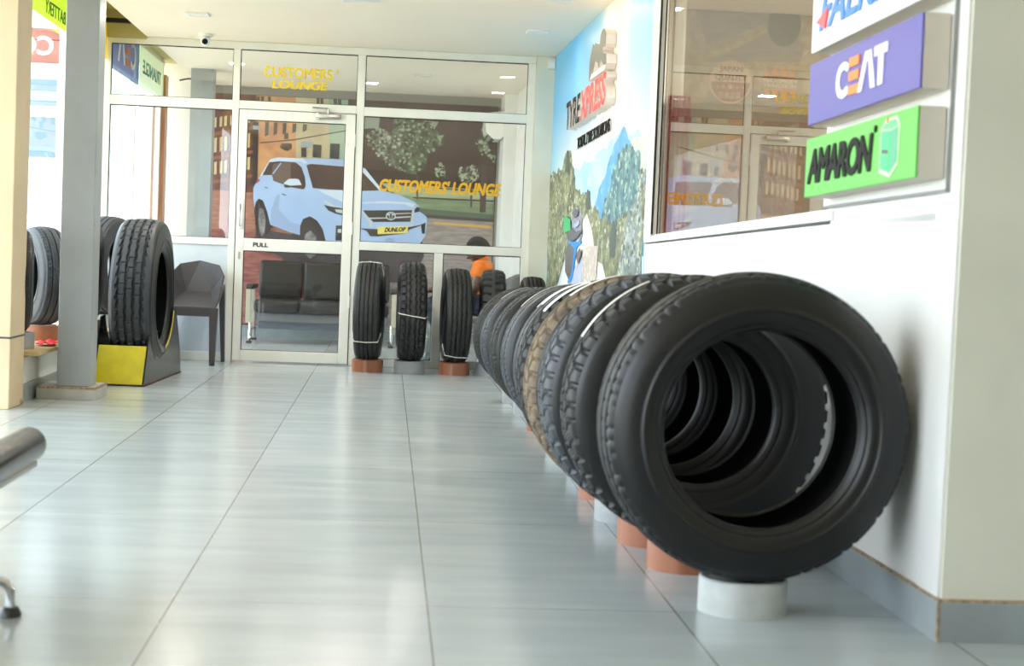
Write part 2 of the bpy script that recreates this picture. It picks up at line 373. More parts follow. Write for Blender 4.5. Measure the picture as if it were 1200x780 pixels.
 ('chrome',[(-0.509,1.1),(-0.474,1.102),(-0.472,1.066),(-0.508,1.065)]),
 ('grille',[(-0.265,1.297),(0.224,1.32),(0.209,1.204),(-0.157,1.186),(-0.225,1.249)]),
 ('chrome',[(-0.211,1.226),(-0.028,1.236),(-0.028,1.226),(-0.204,1.214)]),
 ('chrome',[(0.057,1.245),(0.213,1.259),(0.214,1.249),(0.057,1.232)]),
 ('chrome',[(0.042,1.28),(0.219,1.294),(0.219,1.286),(0.043,1.271)]),
 ('chrome',[(-0.285,1.29),(-0.252,1.274),(-0.163,1.173),(-0.168,1.133),(-0.195,1.145),(-0.209,1.19)]),
 ('chrome',[(0.224,1.327),(0.244,1.328),(0.237,1.163),(0.213,1.162)]),
 ('lamp_dark',[(0.244,1.321),(0.269,1.355),(0.299,1.35),(0.299,1.31),(0.251,1.295)]),
 ('grille',[(-0.292,1.118),(-0.122,1.116),(0.191,1.148),(0.324,1.18),(0.324,1.174),(0.199,1.122),(0.18,1.089),(-0.106,1.044),(-0.184,1.043),(-0.219,1.092)]),
 ('fog',[(0.316,1.18),(0.363,1.202),(0.358,1.09),(0.331,1.089)]),
 ('plate',[(-0.113,1.141),(0.188,1.164),(0.187,1.09),(-0.113,1.065)]),
 ('car_shade',[(-0.039,0.997),(-0.027,1.028),(0.012,1.036),(0.052,1.024),(0.066,0.991)]),
 ('rim',[(-0.84,0.936),(-0.827,1.039),(-0.777,1.075),(-0.725,1.026),(-0.704,0.925),(-0.726,0.822),(-0.776,0.795),(-0.82,0.835)]),
 ('handle_dark',[(-1.246,1.489),(-1.21,1.482),(-1.209,1.475),(-1.242,1.478)]),
 ('handle_dark',[(-1.076,1.432),(-1.033,1.42),(-1.026,1.407),(-1.068,1.418)]),
 ('tail',[(-1.324,1.545),(-1.293,1.567),(-1.292,1.546),(-1.323,1.514)]),
 ('chrome',[(0.062,1.255),(0.061,1.244),(0.057,1.233),(0.049,1.224),(0.039,1.217),(0.027,1.212),(0.015,1.21),(0.002,1.211),(-0.01,1.215),(-0.021,1.221),(-0.029,1.23),(-0.034,1.24),(-0.036,1.251),(-0.035,1.262),(-0.03,1.272),(-0.023,1.281),(-0.013,1.289),(-0.001,1.293),(0.012,1.295),(0.024,1.294),(0.036,1.291),(0.047,1.284),(0.055,1.276),(0.06,1.266)]),
 ('grille',[(0.052,1.255),(0.051,1.246),(0.048,1.238),(0.042,1.231),(0.034,1.225),(0.025,1.221),(0.014,1.22),(0.004,1.22),(-0.005,1.223),(-0.014,1.228),(-0.02,1.235),(-0.024,1.243),(-0.026,1.251),(-0.025,1.26),(-0.021,1.268),(-0.015,1.275),(-0.007,1.281),(0.002,1.284),(0.012,1.286),(0.022,1.285),(0.032,1.282),(0.04,1.278),(0.046,1.271),(0.051,1.263)]),
 ('chrome',[(0.052,1.269),(0.049,1.265),(0.041,1.261),(0.028,1.258),(0.013,1.256),(-0.002,1.256),(-0.015,1.258),(-0.023,1.262),(-0.026,1.266),(-0.024,1.27),(-0.015,1.274),(-0.003,1.277),(0.012,1.278),(0.027,1.278),(0.04,1.276),(0.049,1.273)]),
 ('chrome',[(0.03,1.254),(0.029,1.241),(0.026,1.231),(0.021,1.223),(0.014,1.221),(0.008,1.223),(0.002,1.23),(-0.002,1.24),(-0.004,1.252),(-0.003,1.265),(0.0,1.275),(0.006,1.282),(0.012,1.285),(0.019,1.283),(0.024,1.276),(0.028,1.266)]),
 ('grille',[(0.024,1.253),(0.024,1.243),(0.022,1.235),(0.018,1.229),(0.014,1.227),(0.01,1.228),(0.006,1.234),(0.003,1.242),(0.002,1.252),(0.003,1.263),(0.005,1.271),(0.008,1.277),(0.012,1.279),(0.017,1.277),(0.02,1.272),(0.023,1.263)]),
]
RIGHT_ART=[
 ('far_peak',[(11.221,1.47),(10.708,1.506),(10.317,1.543),(9.954,1.577),(9.543,1.589),(9.232,1.619),(8.914,1.66),(8.647,1.603),(8.381,1.593),(8.13,1.555),(8.13,1.244),(9.825,1.133),(10.617,1.215)]),
 ('mid_peak',[(10.088,1.159),(9.811,1.33),(9.504,1.448),(9.166,1.605),(9.001,1.657),(8.886,1.663),(8.785,1.603),(8.63,1.536),(8.407,1.495),(8.258,1.109),(9.606,1.099)]),
 ('pale_slope',[(8.64,1.574),(8.275,1.576),(8.13,1.564),(8.13,1.309),(8.499,1.344)]),
 ('crag',[(9.308,1.327),(9.246,1.445),(9.054,1.524),(8.83,1.558),(8.576,1.537),(8.355,1.491),(8.329,1.391),(8.13,1.354),(8.13,0.94),(9.789,1.011),(9.615,1.13)]),
 ('wood',[(12.356,1.553),(12.146,1.576),(11.838,1.586),(11.63,1.563),(11.471,1.667),(11.336,1.683),(11.138,1.635),(10.968,1.519),(10.839,1.384),(10.495,1.348),(10.169,1.304),(9.852,1.225),(9.424,1.163),(9.158,1.123),(8.866,1.152),(8.591,1.18),(8.352,1.279),(8.13,1.312),(8.13,0.679),(12.327,0.516)]),
 ('wood_gray',[(8.866,0.935),(8.713,1.116),(8.466,1.214),(8.329,1.391),(8.13,1.377),(8.13,0.679),(9.025,0.639),(8.885,0.79)]),
 ('wood_dark',[(9.231,0.934),(9.238,1.074),(9.163,1.143),(9.035,1.121),(9.014,0.935)]),
 ('wood_dark',[(11.43,1.541),(11.383,1.686),(11.289,1.68),(11.184,1.499)]),
 ('wood_dark',[(10.311,1.264),(10.263,1.362),(10.144,1.347),(10.11,1.231)]),
 ('track',[(10.417,0.962),(10.077,0.995),(9.679,0.994),(9.7,0.826),(9.903,0.661),(10.605,0.638),(10.493,0.813)]),
 ('bike_white',[(10.815,0.761),(10.673,0.857),(10.482,0.91),(10.32,0.906),(10.329,0.804),(10.409,0.673),(11.048,0.654)]),
 ('bike_dark',[(11.234,0.942),(11.074,1.014),(10.855,1.026),(10.71,0.973),(10.747,0.821),(10.943,0.747),(11.193,0.814)]),
 ('bike_blue',[(11.125,1.033),(10.953,1.056),(10.64,1.019),(10.482,1.041),(10.394,1.018),(10.629,0.984),(10.692,0.915),(10.776,0.774),(10.982,0.728),(11.032,0.745),(10.834,0.82),(10.752,0.973)]),
 ('rider',[(10.983,1.151),(10.836,1.237),(10.672,1.256),(10.45,1.2),(10.41,1.069),(10.56,1.03),(10.865,1.055)]),
 ('rider_dark',[(11.099,1.093),(10.931,1.127),(10.662,1.088),(10.499,1.098),(10.487,1.058),(10.812,1.025),(11.084,1.044)]),
 ('rider_dark',[(10.873,1.22),(10.755,1.252),(10.583,1.237),(10.571,1.196),(10.778,1.189)]),
 ('bike_white',[(10.763,1.142),(10.519,1.161),(10.473,1.143),(10.711,1.112)]),
 ('bike_dark',[(10.91,1.061),(10.42,1.103),(10.375,1.085),(10.859,1.037)]),
 ('bike_dark',[(10.611,0.927),(10.424,0.984),(10.334,0.95),(10.47,0.87)]),
 ('flag',[(11.316,1.193),(11.229,1.21),(10.948,1.18),(10.924,1.103),(11.282,1.088)]),
]
# ------------------------------------------------------------------ the room
CZ = 2.47; YB = 12.40; YL = 15.90
def struct(name, mb, m=None, label=None, parent=None, smooth=None):
    o = mb.build(name, m, parent, smooth)
    if parent is None: o['kind'] = 'structure'
    if label: o['label'] = label
    return o
struct('floor', MB().bb(-2.45, 3.6, -3.5, YL, -.12, 0), M_floor, 'polished pale grey tiled showroom floor')
struct('ceiling', MB().bb(-1.9, 3.6, -3.5, YL, CZ, CZ+.22), M_ceil, 'flat cream ceiling')
# raised strip of ceiling along the shop front, with its cross beam
s = MB(); s.bb(-2.6, -1.9, -3.5, YL+.1, 2.66, 2.72); s.bb(-2.3, -1.9, 11.2, 11.32, 2.60, 2.66); s.bb(-2.3, -1.9, YB-.05, YB+.03, CZ-.02, 2.66)
struct('trim_1', s, M_soffit, 'raised soffit strip over the shop front')
s = MB(); s.bb(-2.2, -1.9, 12.2, 12.26, 2.545, 2.575); struct('trim_5', s, M_gasket_gap, 'dark slot in the soffit')
# right wall: low wall under the side window, full height ends, mural stretch, header
def wprism(mb, y0, y1, z0, z1, off=0, thick=.16, z0b=None, z1b=None, m=None):
    """block on the right wall from y0 (near) to y1 (far); z0b/z1b are the heights at the far end"""
    z0b = z0 if z0b is None else z0b; z1b = z1 if z1b is None else z1b
    b2 = bmesh.new(); vs = []
    for y, a, c in ((y0, z0, z1), (y1, z0b, z1b)):
        for z in (a, c):
            for o in (off, off-thick): vs.append(b2.verts.new((wx(y, o), y, z)))
    for f in ((0, 1, 3, 2), (4, 6, 7, 5), (0, 4, 5, 1), (2, 3, 7, 6), (0, 2, 6, 4), (1, 5, 7, 3)): b2.faces.new([vs[i] for i in f])
    bmesh.ops.recalc_face_normals(b2, faces=b2.faces[:])
    mb.add(b2, Matrix(), m); return mb
YN = 3.815
s = MB()
wprism(s, YN, 8.12, 0, 1.075, z1b=1.00)
wprism(s, YN, 4.90, 1.05, CZ)
wprism(s, 8.12, YL, 0, CZ)
wprism(s, 4.90, 8.12, 2.36, CZ)
s.bb(1.40, 3.6, YN, YN+.16, 0, CZ, m=None)
struct('wall_right', s, M_wall, 'white wall on the right with a side window and a low wall')
s = MB(); s.bb(1.407, 3.6, YN-.012, YN, .10, CZ); struct('wall_front_right', s, M_pil, 'cream end face of the right wall towards the camera')
s = MB(); s.bb(3.45, 3.6, -3.5, YN-.012, 0, CZ); struct('light_block_right', s, M_pil)  # unseen wall added to shade the cream end face
s = MB(); s.bb(-2.45, 3.6, -3.62, -3.5, 0, CZ+.2); struct('light_block_front', s, M_pil, 'cream wall added behind the viewpoint to block light')  # unseen wall added so light comes mainly from the left
s = MB(); s.bb(-2.45, -2.33, -3.5, -.3, 0, CZ+.2); struct('light_block_left', s, M_pil, 'cream wall added left of the viewpoint to limit light')  # unseen wall added to cut near-left light; its length sets how much enters
s = MB(); wprism(s, YN-.012, 8.1, 0, .10, off=.012, thick=.012); wprism(s, 8.1, YB-.04, 0, .10, off=.012, thick=.012); s.bb(1.394, 3.45, YN-.026, YN-.012, 0, .10)
struct('baseboard_right', s, M_skirt, 'grey tile skirting along the right wall')
s = MB(); wprism(s, YN-.012, 8.1, .10, .107, off=.010, thick=.011); s.bb(1.396, 3.45, YN-.024, YN-.01, .10, .107); s.bb(1.3935, 1.400, YN-.0275, YN-.02, .0, .10)
struct('trim_2', s, M_grout, 'tan grout line on top of the grey skirting')
# side window: sloping white sill, aluminium frame, tinted pane
s = MB(); wprism(s, 4.86, 8.12, 1.068, 1.096, off=.008, thick=.16, z0b=1.008, z1b=1.036)
struct('trim_3', s, M_wall, 'white sill below the side window')
s = MB()
wprism(s, 7.925, 8.12, 1.036, 2.38, off=.012, thick=.12); wprism(s, 4.90, 4.96, 1.08, 2.38, off=-.01, thick=.08)
wprism(s, 4.96, 7.925, 2.33, 2.38, off=-.01, thick=.08); wprism(s, 4.96, 7.925, 1.094, 1.105, off=-.01, thick=.06, z0b=1.038, z1b=1.05)
win = struct('window_1', s, M_alu, 'large side window in the right wall reflecting the lounge front')
s = MB(); wprism(s, 7.917, 7.925, 1.05, 2.34, off=.0125, thick=.010); wprism(s, 7.917, 7.925, 1.05, 2.34, off=-.016, thick=.006); s.build('gasket_gap', M_gasket_gap, win)  # black strips stand for the shadowed gap between frame and pane
s = MB(); wprism(s, 4.95, 7.91, 1.09, 2.34, off=-.026, thick=.006, z0b=1.036); s.build('pane', M_glass2, win)
# room behind the side window
M_rb = mat('dim_office_paint', (.62, .57, .50), .7, var=.05)
s = MB(); s.bb(wx(9.7)+.17, 4.2, 9.7, 9.8, 0, CZ); struct('wall_office_back', s, M_rb)
s = MB(); s.bb(4.2, 4.3, 4.0, 9.8, 0, CZ); struct('wall_office_right', s, M_rb)
s = MB(); s.bb(3.6, 4.3, 3.9, 9.8, CZ, CZ+.2); struct('ceiling_office', s, M_ceil)
s = MB(); s.bb(3.6, 4.3, 3.9, 9.8, -.12, 0); struct('floor_office', s, M_floor)
s = MB(); s.bb(3.5, 4.3, 3.9, 4.0, 0, CZ); struct('wall_office_front', s, M_rb)
# lounge shell
s = MB(); s.bb(-2.5, 1.45, YL, YL+.12, 0, CZ+.2); struct('wall_lounge_back', s, mat('lounge_white', (.92, .92, .90), .6), 'back wall of the lounge')
s = MB(); s.bb(-1.9, 1.2, YL-.035, YL, 2.39, CZ); struct('trim_4', s, mat('grey_band', (.56, .54, .52), .6), 'grey band above the lounge mural')
s = MB(); s.bb(-2.2, 1.2, YL-.015, YL, 0, .10); struct('baseboard_lounge', s, M_skirt)
s = MB(); s.bb(1.075, 1.26, 15.35, YL-.036, 0, CZ); struct('wall_lounge_pier', s, M_wall, 'white pier at the right end of the lounge')
s = MB(); s.bb(-2.30, -2.18, 15.45, 15.62, 0, 2.5); struct('trim_6', s, mat('varnished_jamb', (.74, .45, .27), .4, var=.15, vscale=5, stretch=(6, 6, .6)), 'brown wooden door jamb at the end of the lounge shop front')
s = MB(); s.bb(-1.82, -1.62, 14.45, 14.65, 0, CZ); o = s.build('column', M_grey); tag(o, 'grey square column standing inside the lounge behind the glass', 'column', kind='structure')

# ------------------------------------------------------------------ lounge front: aluminium partition
s = MB(); F = lambda x0, x1, z0, z1, d=.025: s.bb(x0, x1, YB-d, YB+d, z0, z1, .004)
F(-2.30, 1.10, 2.412, CZ-.001)
F(-2.24, -2.165, 0, 2.412); F(-1.238, -1.185, 0, 2.412); F(-.285, -.225, 0, 2.412); F(1.04, 1.10, 0, 2.412)
F(-2.165, -1.238, 1.945, 2.02); F(-1.185, -.285, 1.956, 2.02); F(-.225, 1.04, 1.945, 2.015)
F(-2.165, -1.238, .90, .955); F(-.225, 1.04, .905, .972); F(.36, .43, .06, .905)
F(-2.165, -1.238, 0, .07); F(-.225, 1.04, 0, .06)
wb = struct('wall_back', s, M_alu, 'cream aluminium and glass partition of the lounge')
s = MB(); s.bb(1.10, 1.30, YB-.06, YB+.06, 0, CZ); struct('wall_back_right', s, M_pil, 'cream wall strip between the partition and the mural')
s = MB()
for x0, x1, z0, z1 in ((-2.165, -1.238, 2.02, 2.412), (-2.165, -1.238, .955, 1.945), (-1.185, -.285, 2.02, 2.412), (-.225, 1.04, 2.015, 2.412), (-.225, 1.04, .972, 1.945), (-.225, .36, .06, .905), (.43, 1.04, .06, .905)):
    MB().bb(x0, x1, YB-.003, YB+.003, z0, z1).build('pane', M_glass, wb)
    for a in ((x0, x1, z1-.007, z1), (x0, x1, z0, z0+.004), (x0, x0+.006, z0, z1), (x1-.005, x1, z0, z1)): s.bb(a[0], a[1], YB-.016, YB-.004, a[2], a[3])
s.build('gasket_gap', M_gasket_gap, wb)
MB().bb(-2.165, -1.238, YB-.012, YB+.012, .07, .90).build('infill_panel', M_panel, wb)
# lettering on the panes
text('lettering', "CUSTOMERS '", M_yt, backM(-1.01, YB-.004, 2.210), .575, .085, wb, bold=.035)
text('lettering', "LOUNGE", M_yt, backM(-.945, YB-.004, 2.125), .435, .068, wb, bold=.045, shear=.15)
text('lettering', "CUSTOMERS' LOUNGE", M_yt2, backM(-.088, YB-.004, 1.368), .955, .102, wb, bold=.045, shear=.25)
# door
d = bpy.data.objects.new('door_1', None); put(d); d.location = (-1.18, YB, 0); d['kind'] = 'structure'; d['label'] = 'glazed cream aluminium door marked PULL'
def dl(mb, name, m, smooth=None):
    o = mb.build(name, m, d, smooth)
    for v in o.data.vertices: v.co -= Vector((-1.18, YB, 0))
    return o
s = MB(); G = lambda x0, x1, z0, z1: s.bb(x0, x1, YB-.03, YB+.02, z0, z1, .004)
G(-1.182, -1.118, .012, 1.952); G(-.362, -.288, .012, 1.952); G(-1.118, -.362, 1.875, 1.952); G(-1.118, -.362, .866, .962); G(-1.118, -.362, .012, .094)
dl(s, 'door_frame', M_alu)
s = MB()
for z0, z1 in ((.962, 1.875), (.094, .866)):
    dl(MB().bb(-1.118, -.362, YB-.003, YB+.003, z0, z1), 'pane', M_glass)
    for a in ((-1.118, -.362, z1-.006, z1), (-1.118, -.362, z0, z0+.004), (-1.118, -1.113, z0, z1), (-.367, -.362, z0, z1)): s.bb(a[0], a[1], YB-.02, YB-.004, a[2], a[3])
dl(s, 'gasket_gap', M_gasket_gap)
s = MB(); s.bb(-1.187, -1.183, YB-.031, YB-.02, .0, 1.955); s.bb(-1.187, -.283, YB-.027, YB-.02, 1.9525, 1.9555); s.bb(-.287, -.283, YB-.031, YB-.02, 0, 1.955); dl(s, 'shadow_gap', M_gasket_gap)
s = MB(); s.bb(-1.168, -1.128, YB-.042, YB-.03, 1.03, 1.25, .005); s.tube([(-1.148, YB-.04, 1.06), (-1.148, YB-.075, 1.06), (-1.148, YB-.075, 1.22), (-1.148, YB-.04, 1.22)], .010)
dl(s, 'handle', M_white, True)
s = MB(); s.bb(-1.158, -1.142, YB-.036, YB-.03, .80, .855, .004); dl(s, 'lock', M_steel)
s = MB(); s.bb(-.60, -.40, YB-.075, YB-.03, 1.905, 1.945, .008); s.lathe([(.018, 0), (.018, .05), (0, .05)], (-.575, YB-.055, 1.90), 14)
s.tube([(-.50, YB-.055, 1.945), (-.50, YB-.055, 1.985)], .009); s.tube([(-.50, YB-.055, 1.985), (-.62, YB-.10, 1.985), (-.60, YB-.03, 1.99)], .006)
dl(s, 'door_closer', M_steel, True)
for z in (.45, 1.02, 1.70): dl(MB().lathe([(.009, 0), (.009, .10)], (-.289, YB-.035, z), 10), 'hinge', M_alu)
t = text('lettering', 'PULL', M_blackt, backM(-1.045+1.18, -.0305, .897), .115, .034, d, bold=.03)

# ------------------------------------------------------------------ shop front on the left
s = MB()
for y in (8.45, 12.25, 13.9, 15.4): s.bb(-2.265, -2.215, y-.03, y+.03, .25 if y < 13 else 0, 2.66)
s.bb(-2.265, -2.215, 5.2, 15.6, 2.60, 2.66); s.bb(-2.265, -2.215, 12.4, 15.6, 0, .08)
w2 = struct('window_2', s, M_alu, 'bright glazed shop front on the left')
for y0, y1, z0 in ((5.2, 8.42, .3), (8.48, 12.22, .3), (12.28, 13.87, .08), (13.93, 15.37, .08)): MB().bb(-2.243, -2.237, y0, y1, z0, 2.6).build('pane', M_glass, w2)
s = MB(); s.bb(-2.40, -1.98, 8.80, YB-.03, 0, .252); struct('wall_left', s, M_wall, 'low white wall under the shop front tyres')
s = MB(); s.bb(-1.98, -1.966, 8.80, YB-.04, 0, .10); struct('baseboard_left', s, M_skirt)

# vinyl banners high on the shop front, seen from the back so their writing is mirrored
def sideM(y, z, x=-2.196):
    """mirrored frame: letters run towards the back (+Y)"""
    return Matrix(((0, 0, 1, x), (-1, 0, 0, y), (0, 1, 0, z), (0, 0, 0, 1)))
def banner(label, y0, y1, z0, z1, m, x=-2.201):
    o = MB().bb(x-.002, x+.002, y0, y1, z0, z1).build('window_banner', m); tag(o, label, 'banner'); return o
M_gb = mat('lime_banner', (.66, .88, .22), .5, emit=0); M_yb = mat('yellow_banner', (.93, .88, .10), .5)
def print_vinyl(name, col, glow=.5):
    """thin printed film that lets daylight through"""
    m = bpy.data.materials.new(name); m.use_nodes = True; nt = m.node_tree
    b = nt.nodes['Principled BSDF']; b.inputs['Base Color'].default_value = srgb(*col); b.inputs['Roughness'].default_value = .5
    t = nt.nodes.new('ShaderNodeBsdfTranslucent'); t.inputs[0].default_value = srgb(*col)
    mx = nt.nodes.new('ShaderNodeMixShader'); mx.inputs[0].default_value = glow
    nt.links.new(b.outputs[0], mx.inputs[1]); nt.links.new(t.outputs[0], mx.inputs[2])
    nt.links.new(mx.outputs[0], nt.nodes['Material Output'].inputs['Surface'])
    MATS[name] = m; return m
V_lime = print_vinyl('lime_vinyl', (.86, .95, .42)); V_yel = print_vinyl('lemon_vinyl', (.94, .88, .12))
V_blue = print_vinyl('blue_vinyl', (.46, .54, .74)); V_whi = print_vinyl('milky_vinyl', (.88, .90, .86)); V_or = print_vinyl('orange_vinyl', (.95, .52, .34))
V_teal = print_vinyl('teal_vinyl', (.25, .68, .74)); V_dk = print_vinyl('olive_vinyl', (.36, .48, .14), .3); V_w2 = print_vinyl('white_vinyl', (.97, .97, .97))
BX = -2.2
o = banner('lime green window banner with mirrored black BATTERY lettering high on the shop front', 9.2, 11.02, 2.282, 2.60, V_lime)
text('lettering', 'BATTERY', V_dk, sideM(10.80, 2.318, BX+.004), .62, .085, o, bold=.012)
o = banner('bright yellow window banner at the far end of the shop front beside the partition', 11.12, 12.37, 2.282, 2.60, V_yel)
s = MB(); s.bb(BX, BX+.003, 11.95, 12.12, 2.42, 2.60); s.build('green_square', V_lime, o)
o = banner('blue window banner with mirrored white letters and orange bars inside the lounge', 12.46, 13.93, 2.242, 2.60, V_blue)
text('lettering', 'C', V_w2, sideM(13.72, 2.33, BX+.004), .24, .24, o, bold=.03)
s = MB()
for z in (2.34, 2.43, 2.52): s.bb(BX+.001, BX+.006, 13.24, 13.42, z, z+.055)
s.build('orange_bars', V_or, o)
s = MB(); s.prism([(0, 0), (.07, 0), (.16, .2), (.2, .2), (.29, 0), (.36, 0), (.23, .26), (.13, .26)], .004, sideM(13.20, 2.33, BX+.002)); s.build('lettering', V_w2, o)
o = banner('milky white window banner with mirrored teal lettering inside the lounge', 13.97, 15.42, 2.242, 2.60, V_whi)
text('lettering', 'TRIANGLE', V_teal, sideM(15.22, 2.37, BX+.004), 1.1, .12, o, bold=.02)

# ------------------------------------------------------------------ printed wall murals
def leafy(name, c1, c2, c3, scale=40, stretch=(1, 1, 1)):
    """printed foliage: three tones broken up by noise"""
    m = bpy.data.materials.new(name); m.use_nodes = True; nt = m.node_tree; b = nt.nodes['Principled BSDF']
    tc = nt.nodes.new('ShaderNodeTexCoord'); mp = nt.nodes.new('ShaderNodeMapping'); mp.inputs['Scale'].default_value = stretch
    nt.links.new(tc.outputs['Object'], mp.inputs[0])
    n = nt.nodes.new('ShaderNodeTexNoise'); n.inputs['Scale'].default_value = scale; n.inputs['Detail'].default_value = 7; n.inputs['Roughness'].default_value = .7
    nt.links.new(mp.outputs[0], n.inputs['Vector'])
    r = nt.nodes.new('ShaderNodeValToRGB'); e = r.color_ramp.elements
    e[0].position = .36; e[0].color = srgb(*c1); e[1].position = .66; e[1].color = srgb(*c3); k = e.new(.52); k.color = srgb(*c2)
    nt.links.new(n.outputs['Fac'], r.inputs[0]); nt.links.new(r.outputs[0], b.inputs['Base Color']); b.inputs['Roughness'].default_value = .45
    MATS[name] = m; return m
P = lambda n, c, **k: mat('print_'+n, c, .45, **k)
PM = dict(dusk=P('dusk', (.34, .24, .21)), street=P('street', (.72, .50, .42), col2=(.60, .38, .32), vscale=9, stretch=(1, 1, 5)), street_red=P('street_red', (.66, .42, .38), col2=(.50, .26, .25), vscale=9, stretch=(1, 1, 4)),
 facade_dark=P('facade_dark', (.50, .28, .20), col2=(.30, .19, .16), vscale=7), facade_brown=P('facade_brown', (.58, .34, .24)), facade_orange=P('facade_orange', (.88, .66, .46), col2=(.78, .54, .38), vscale=5),
 facade_cream=P('facade_cream', (.83, .77, .62), col2=(.74, .68, .56), vscale=4), facade_green=P('facade_green', (.70, .77, .68), col2=(.60, .70, .64), vscale=4), trim_dark=P('trim_dark', (.34, .26, .22)),
 slat=P('slat', (.86, .76, .56)), win=P('win', (.33, .30, .26)), win2=P('win2', (.27, .24, .23)), sign=P('sign', (.62, .66, .72)), lamp_post=P('lamp_post', (.25, .19, .19)),
 wall_dark=P('wall_dark', (.36, .265, .25), col2=(.29, .21, .20), vscale=2), sky_bit=P('sky_bit', (.60, .62, .58)), wall_band=P('wall_band', (.26, .19, .15)),
 lawn_pale=P('lawn_pale', (.72, .73, .58), col2=(.60, .64, .50), vscale=10, stretch=(.5, 1, 5)), lawn=P('lawn', (.54, .60, .46), col2=(.45, .52, .40), vscale=10, stretch=(.5, 1, 5)), lawn_dark=P('lawn_dark', (.36, .42, .34)), kerb=P('kerb', (.30, .25, .26)),
 road=P('road', (.66, .61, .60), col2=(.55, .50, .49), vscale=12, stretch=(.6, 1, 4)), line_yellow=P('line_yellow', (.86, .66, .30)), rail=P('rail', (.27, .22, .19)), trunk=P('trunk', (.34, .27, .26)),
 leaf=leafy('print_leaf', (.30, .24, .22), (.34, .37, .28), (.52, .58, .46), 14), leaf_gray=leafy('print_leaf_gray', (.34, .26, .24), (.42, .42, .36), (.64, .66, .58), 16), shadow=P('shadow', (.30, .25, .28)),
 tyre=P('tyre', (.26, .21, .22)), rim=P('rim', (.62, .60, .62), col2=(.40, .38, .40), vscale=16), car=P('car', (.70, .79, .94), col2=(.66, .76, .93), vscale=3), car_shade=P('car_shade', (.62, .70, .86)), car_light=P('car_light', (.83, .88, .96)),
 glass_car=P('glass_car', (.29, .20, .18), col2=(.36, .25, .22), vscale=5), glass_car2=P('glass_car2', (.45, .37, .34)), mirror_shade=P('mirror_shade', (.22, .18, .18)), chrome=P('chrome', (.80, .83, .84)), lamp_dark=P('lamp_dark', (.22, .22, .24)),
 fog=P('fog', (.20, .19, .22)), grille=P('grille', (.25, .22, .21)), plate=P('plate', (.92, .85, .45)), handle_dark=P('handle_dark', (.40, .42, .46)), tail=P('tail', (.75, .35, .35)),
 far_peak=P('far_peak', (.60, .78, .92), col2=(.72, .85, .94), vscale=5), mid_peak=P('mid_peak', (.28, .58, .80), col2=(.40, .66, .86), vscale=6), pale_slope=P('pale_slope', (.84, .86, .80), col2=(.74, .80, .76), vscale=6),
 crag=leafy('print_crag', (.22, .40, .46), (.36, .53, .55), (.56, .68, .64), 9), wood=leafy('print_wood', (.30, .31, .25), (.50, .52, .38), (.70, .72, .60), 10, (1, .6, 1)), wood_gray=leafy('print_wood_gray', (.36, .42, .42), (.52, .57, .55), (.72, .76, .73), 10, (1, .6, 1)),
 wood_dark=P('wood_dark', (.28, .33, .31)), track=P('track', (.80, .76, .73), var=.1, vscale=20), bike_white=P('bike_white', (.74, .77, .88), var=.06), bike_dark=P('bike_dark', (.38, .37, .38)), bike_blue=P('bike_blue', (.13, .55, .86)),
 rider=P('rider', (.70, .71, .78), var=.3, vscale=30), rider_dark=P('rider_dark', (.36, .36, .38)), flag=P('flag', (.20, .70, .42)))
def area(pts): return sum(a[0]*b[1]-b[0]*a[1] for a, b in zip(pts, pts[1:]+pts[:1]))/2
def rough(pts, amp, it):
    for _ in range(it):
        out = []
        for a, b in zip(pts, pts[1:]+pts[:1]):
            L = math.hypot(b[0]-a[0], b[1]-a[1]); k = random.uniform(-amp, amp)*L
            nx, ny = (-(b[1]-a[1])/L, (b[0]-a[0])/L) if L > 1e-6 else (0, 0)
            out += [a, ((a[0]+b[0])/2+nx*k, (a[1]+b[1])/2+ny*k)]
        pts = out
    return pts
ROUGH = dict(leaf=(.28, 3), leaf_gray=(.28, 3), wood=(.16, 4), wood_gray=(.2, 3), crag=(.16, 3), far_peak=(.10, 3), mid_peak=(.12, 3), wood_dark=(.1, 2), pale_slope=(.1, 2), rider=(.12, 2))
def inside(p, poly):
    c = False
    for a, b in zip(poly, poly[1:]+poly[:1]):
        if (a[1] > p[1]) != (b[1] > p[1]) and p[0] < (b[0]-a[0])*(p[1]-a[1])/(b[1]-a[1])+a[0]: c = not c
    return c
SPECK = dict(leaf=(['leaf_lt', 'leaf_dk', 'leaf_md'], 230, .028, 1), leaf_gray=(['leaf_lt', 'leaf_dk', 'leaf_pale'], 90, .026, 1),
             wood=(['wood_lt', 'wood_dk', 'wood_md'], 520, .05, .45), wood_gray=(['wood_lt', 'wood_dk', 'wood_bl'], 220, .05, .45), crag=(['crag_lt', 'crag_dk'], 200, .05, .4),
             far_peak=(['peak_lt'], 30, .12, .25), mid_peak=(['peak_md'], 40, .10, .35), rider=(['bike_white', 'rider_dark'], 26, .03, .5), track=(['track_lt'], 40, .05, .3), bike_white=(['bike_blue2'], 10, .03, .8))
PM.update(leaf_lt=P('leaf_lt', (.60, .65, .54)), leaf_dk=P('leaf_dk', (.27, .25, .22)), leaf_md=P('leaf_md', (.40, .44, .34)), leaf_pale=P('leaf_pale', (.72, .72, .66)), wood_lt=P('wood_lt', (.76, .77, .66)), wood_dk=P('wood_dk', (.33, .35, .28)), wood_md=P('wood_md', (.58, .61, .46)),
          wood_bl=P('wood_bl', (.62, .68, .70)), crag_lt=P('crag_lt', (.60, .72, .66)), crag_dk=P('crag_dk', (.20, .36, .42)), peak_lt=P('peak_lt', (.74, .86, .95)), peak_md=P('peak_md', (.45, .70, .90)), track_lt=P('track_lt', (.88, .85, .82)), bike_blue2=P('bike_blue2', (.40, .62, .88)))
SM = {n: 1 for v in SPECK.values() for n in v[0]}
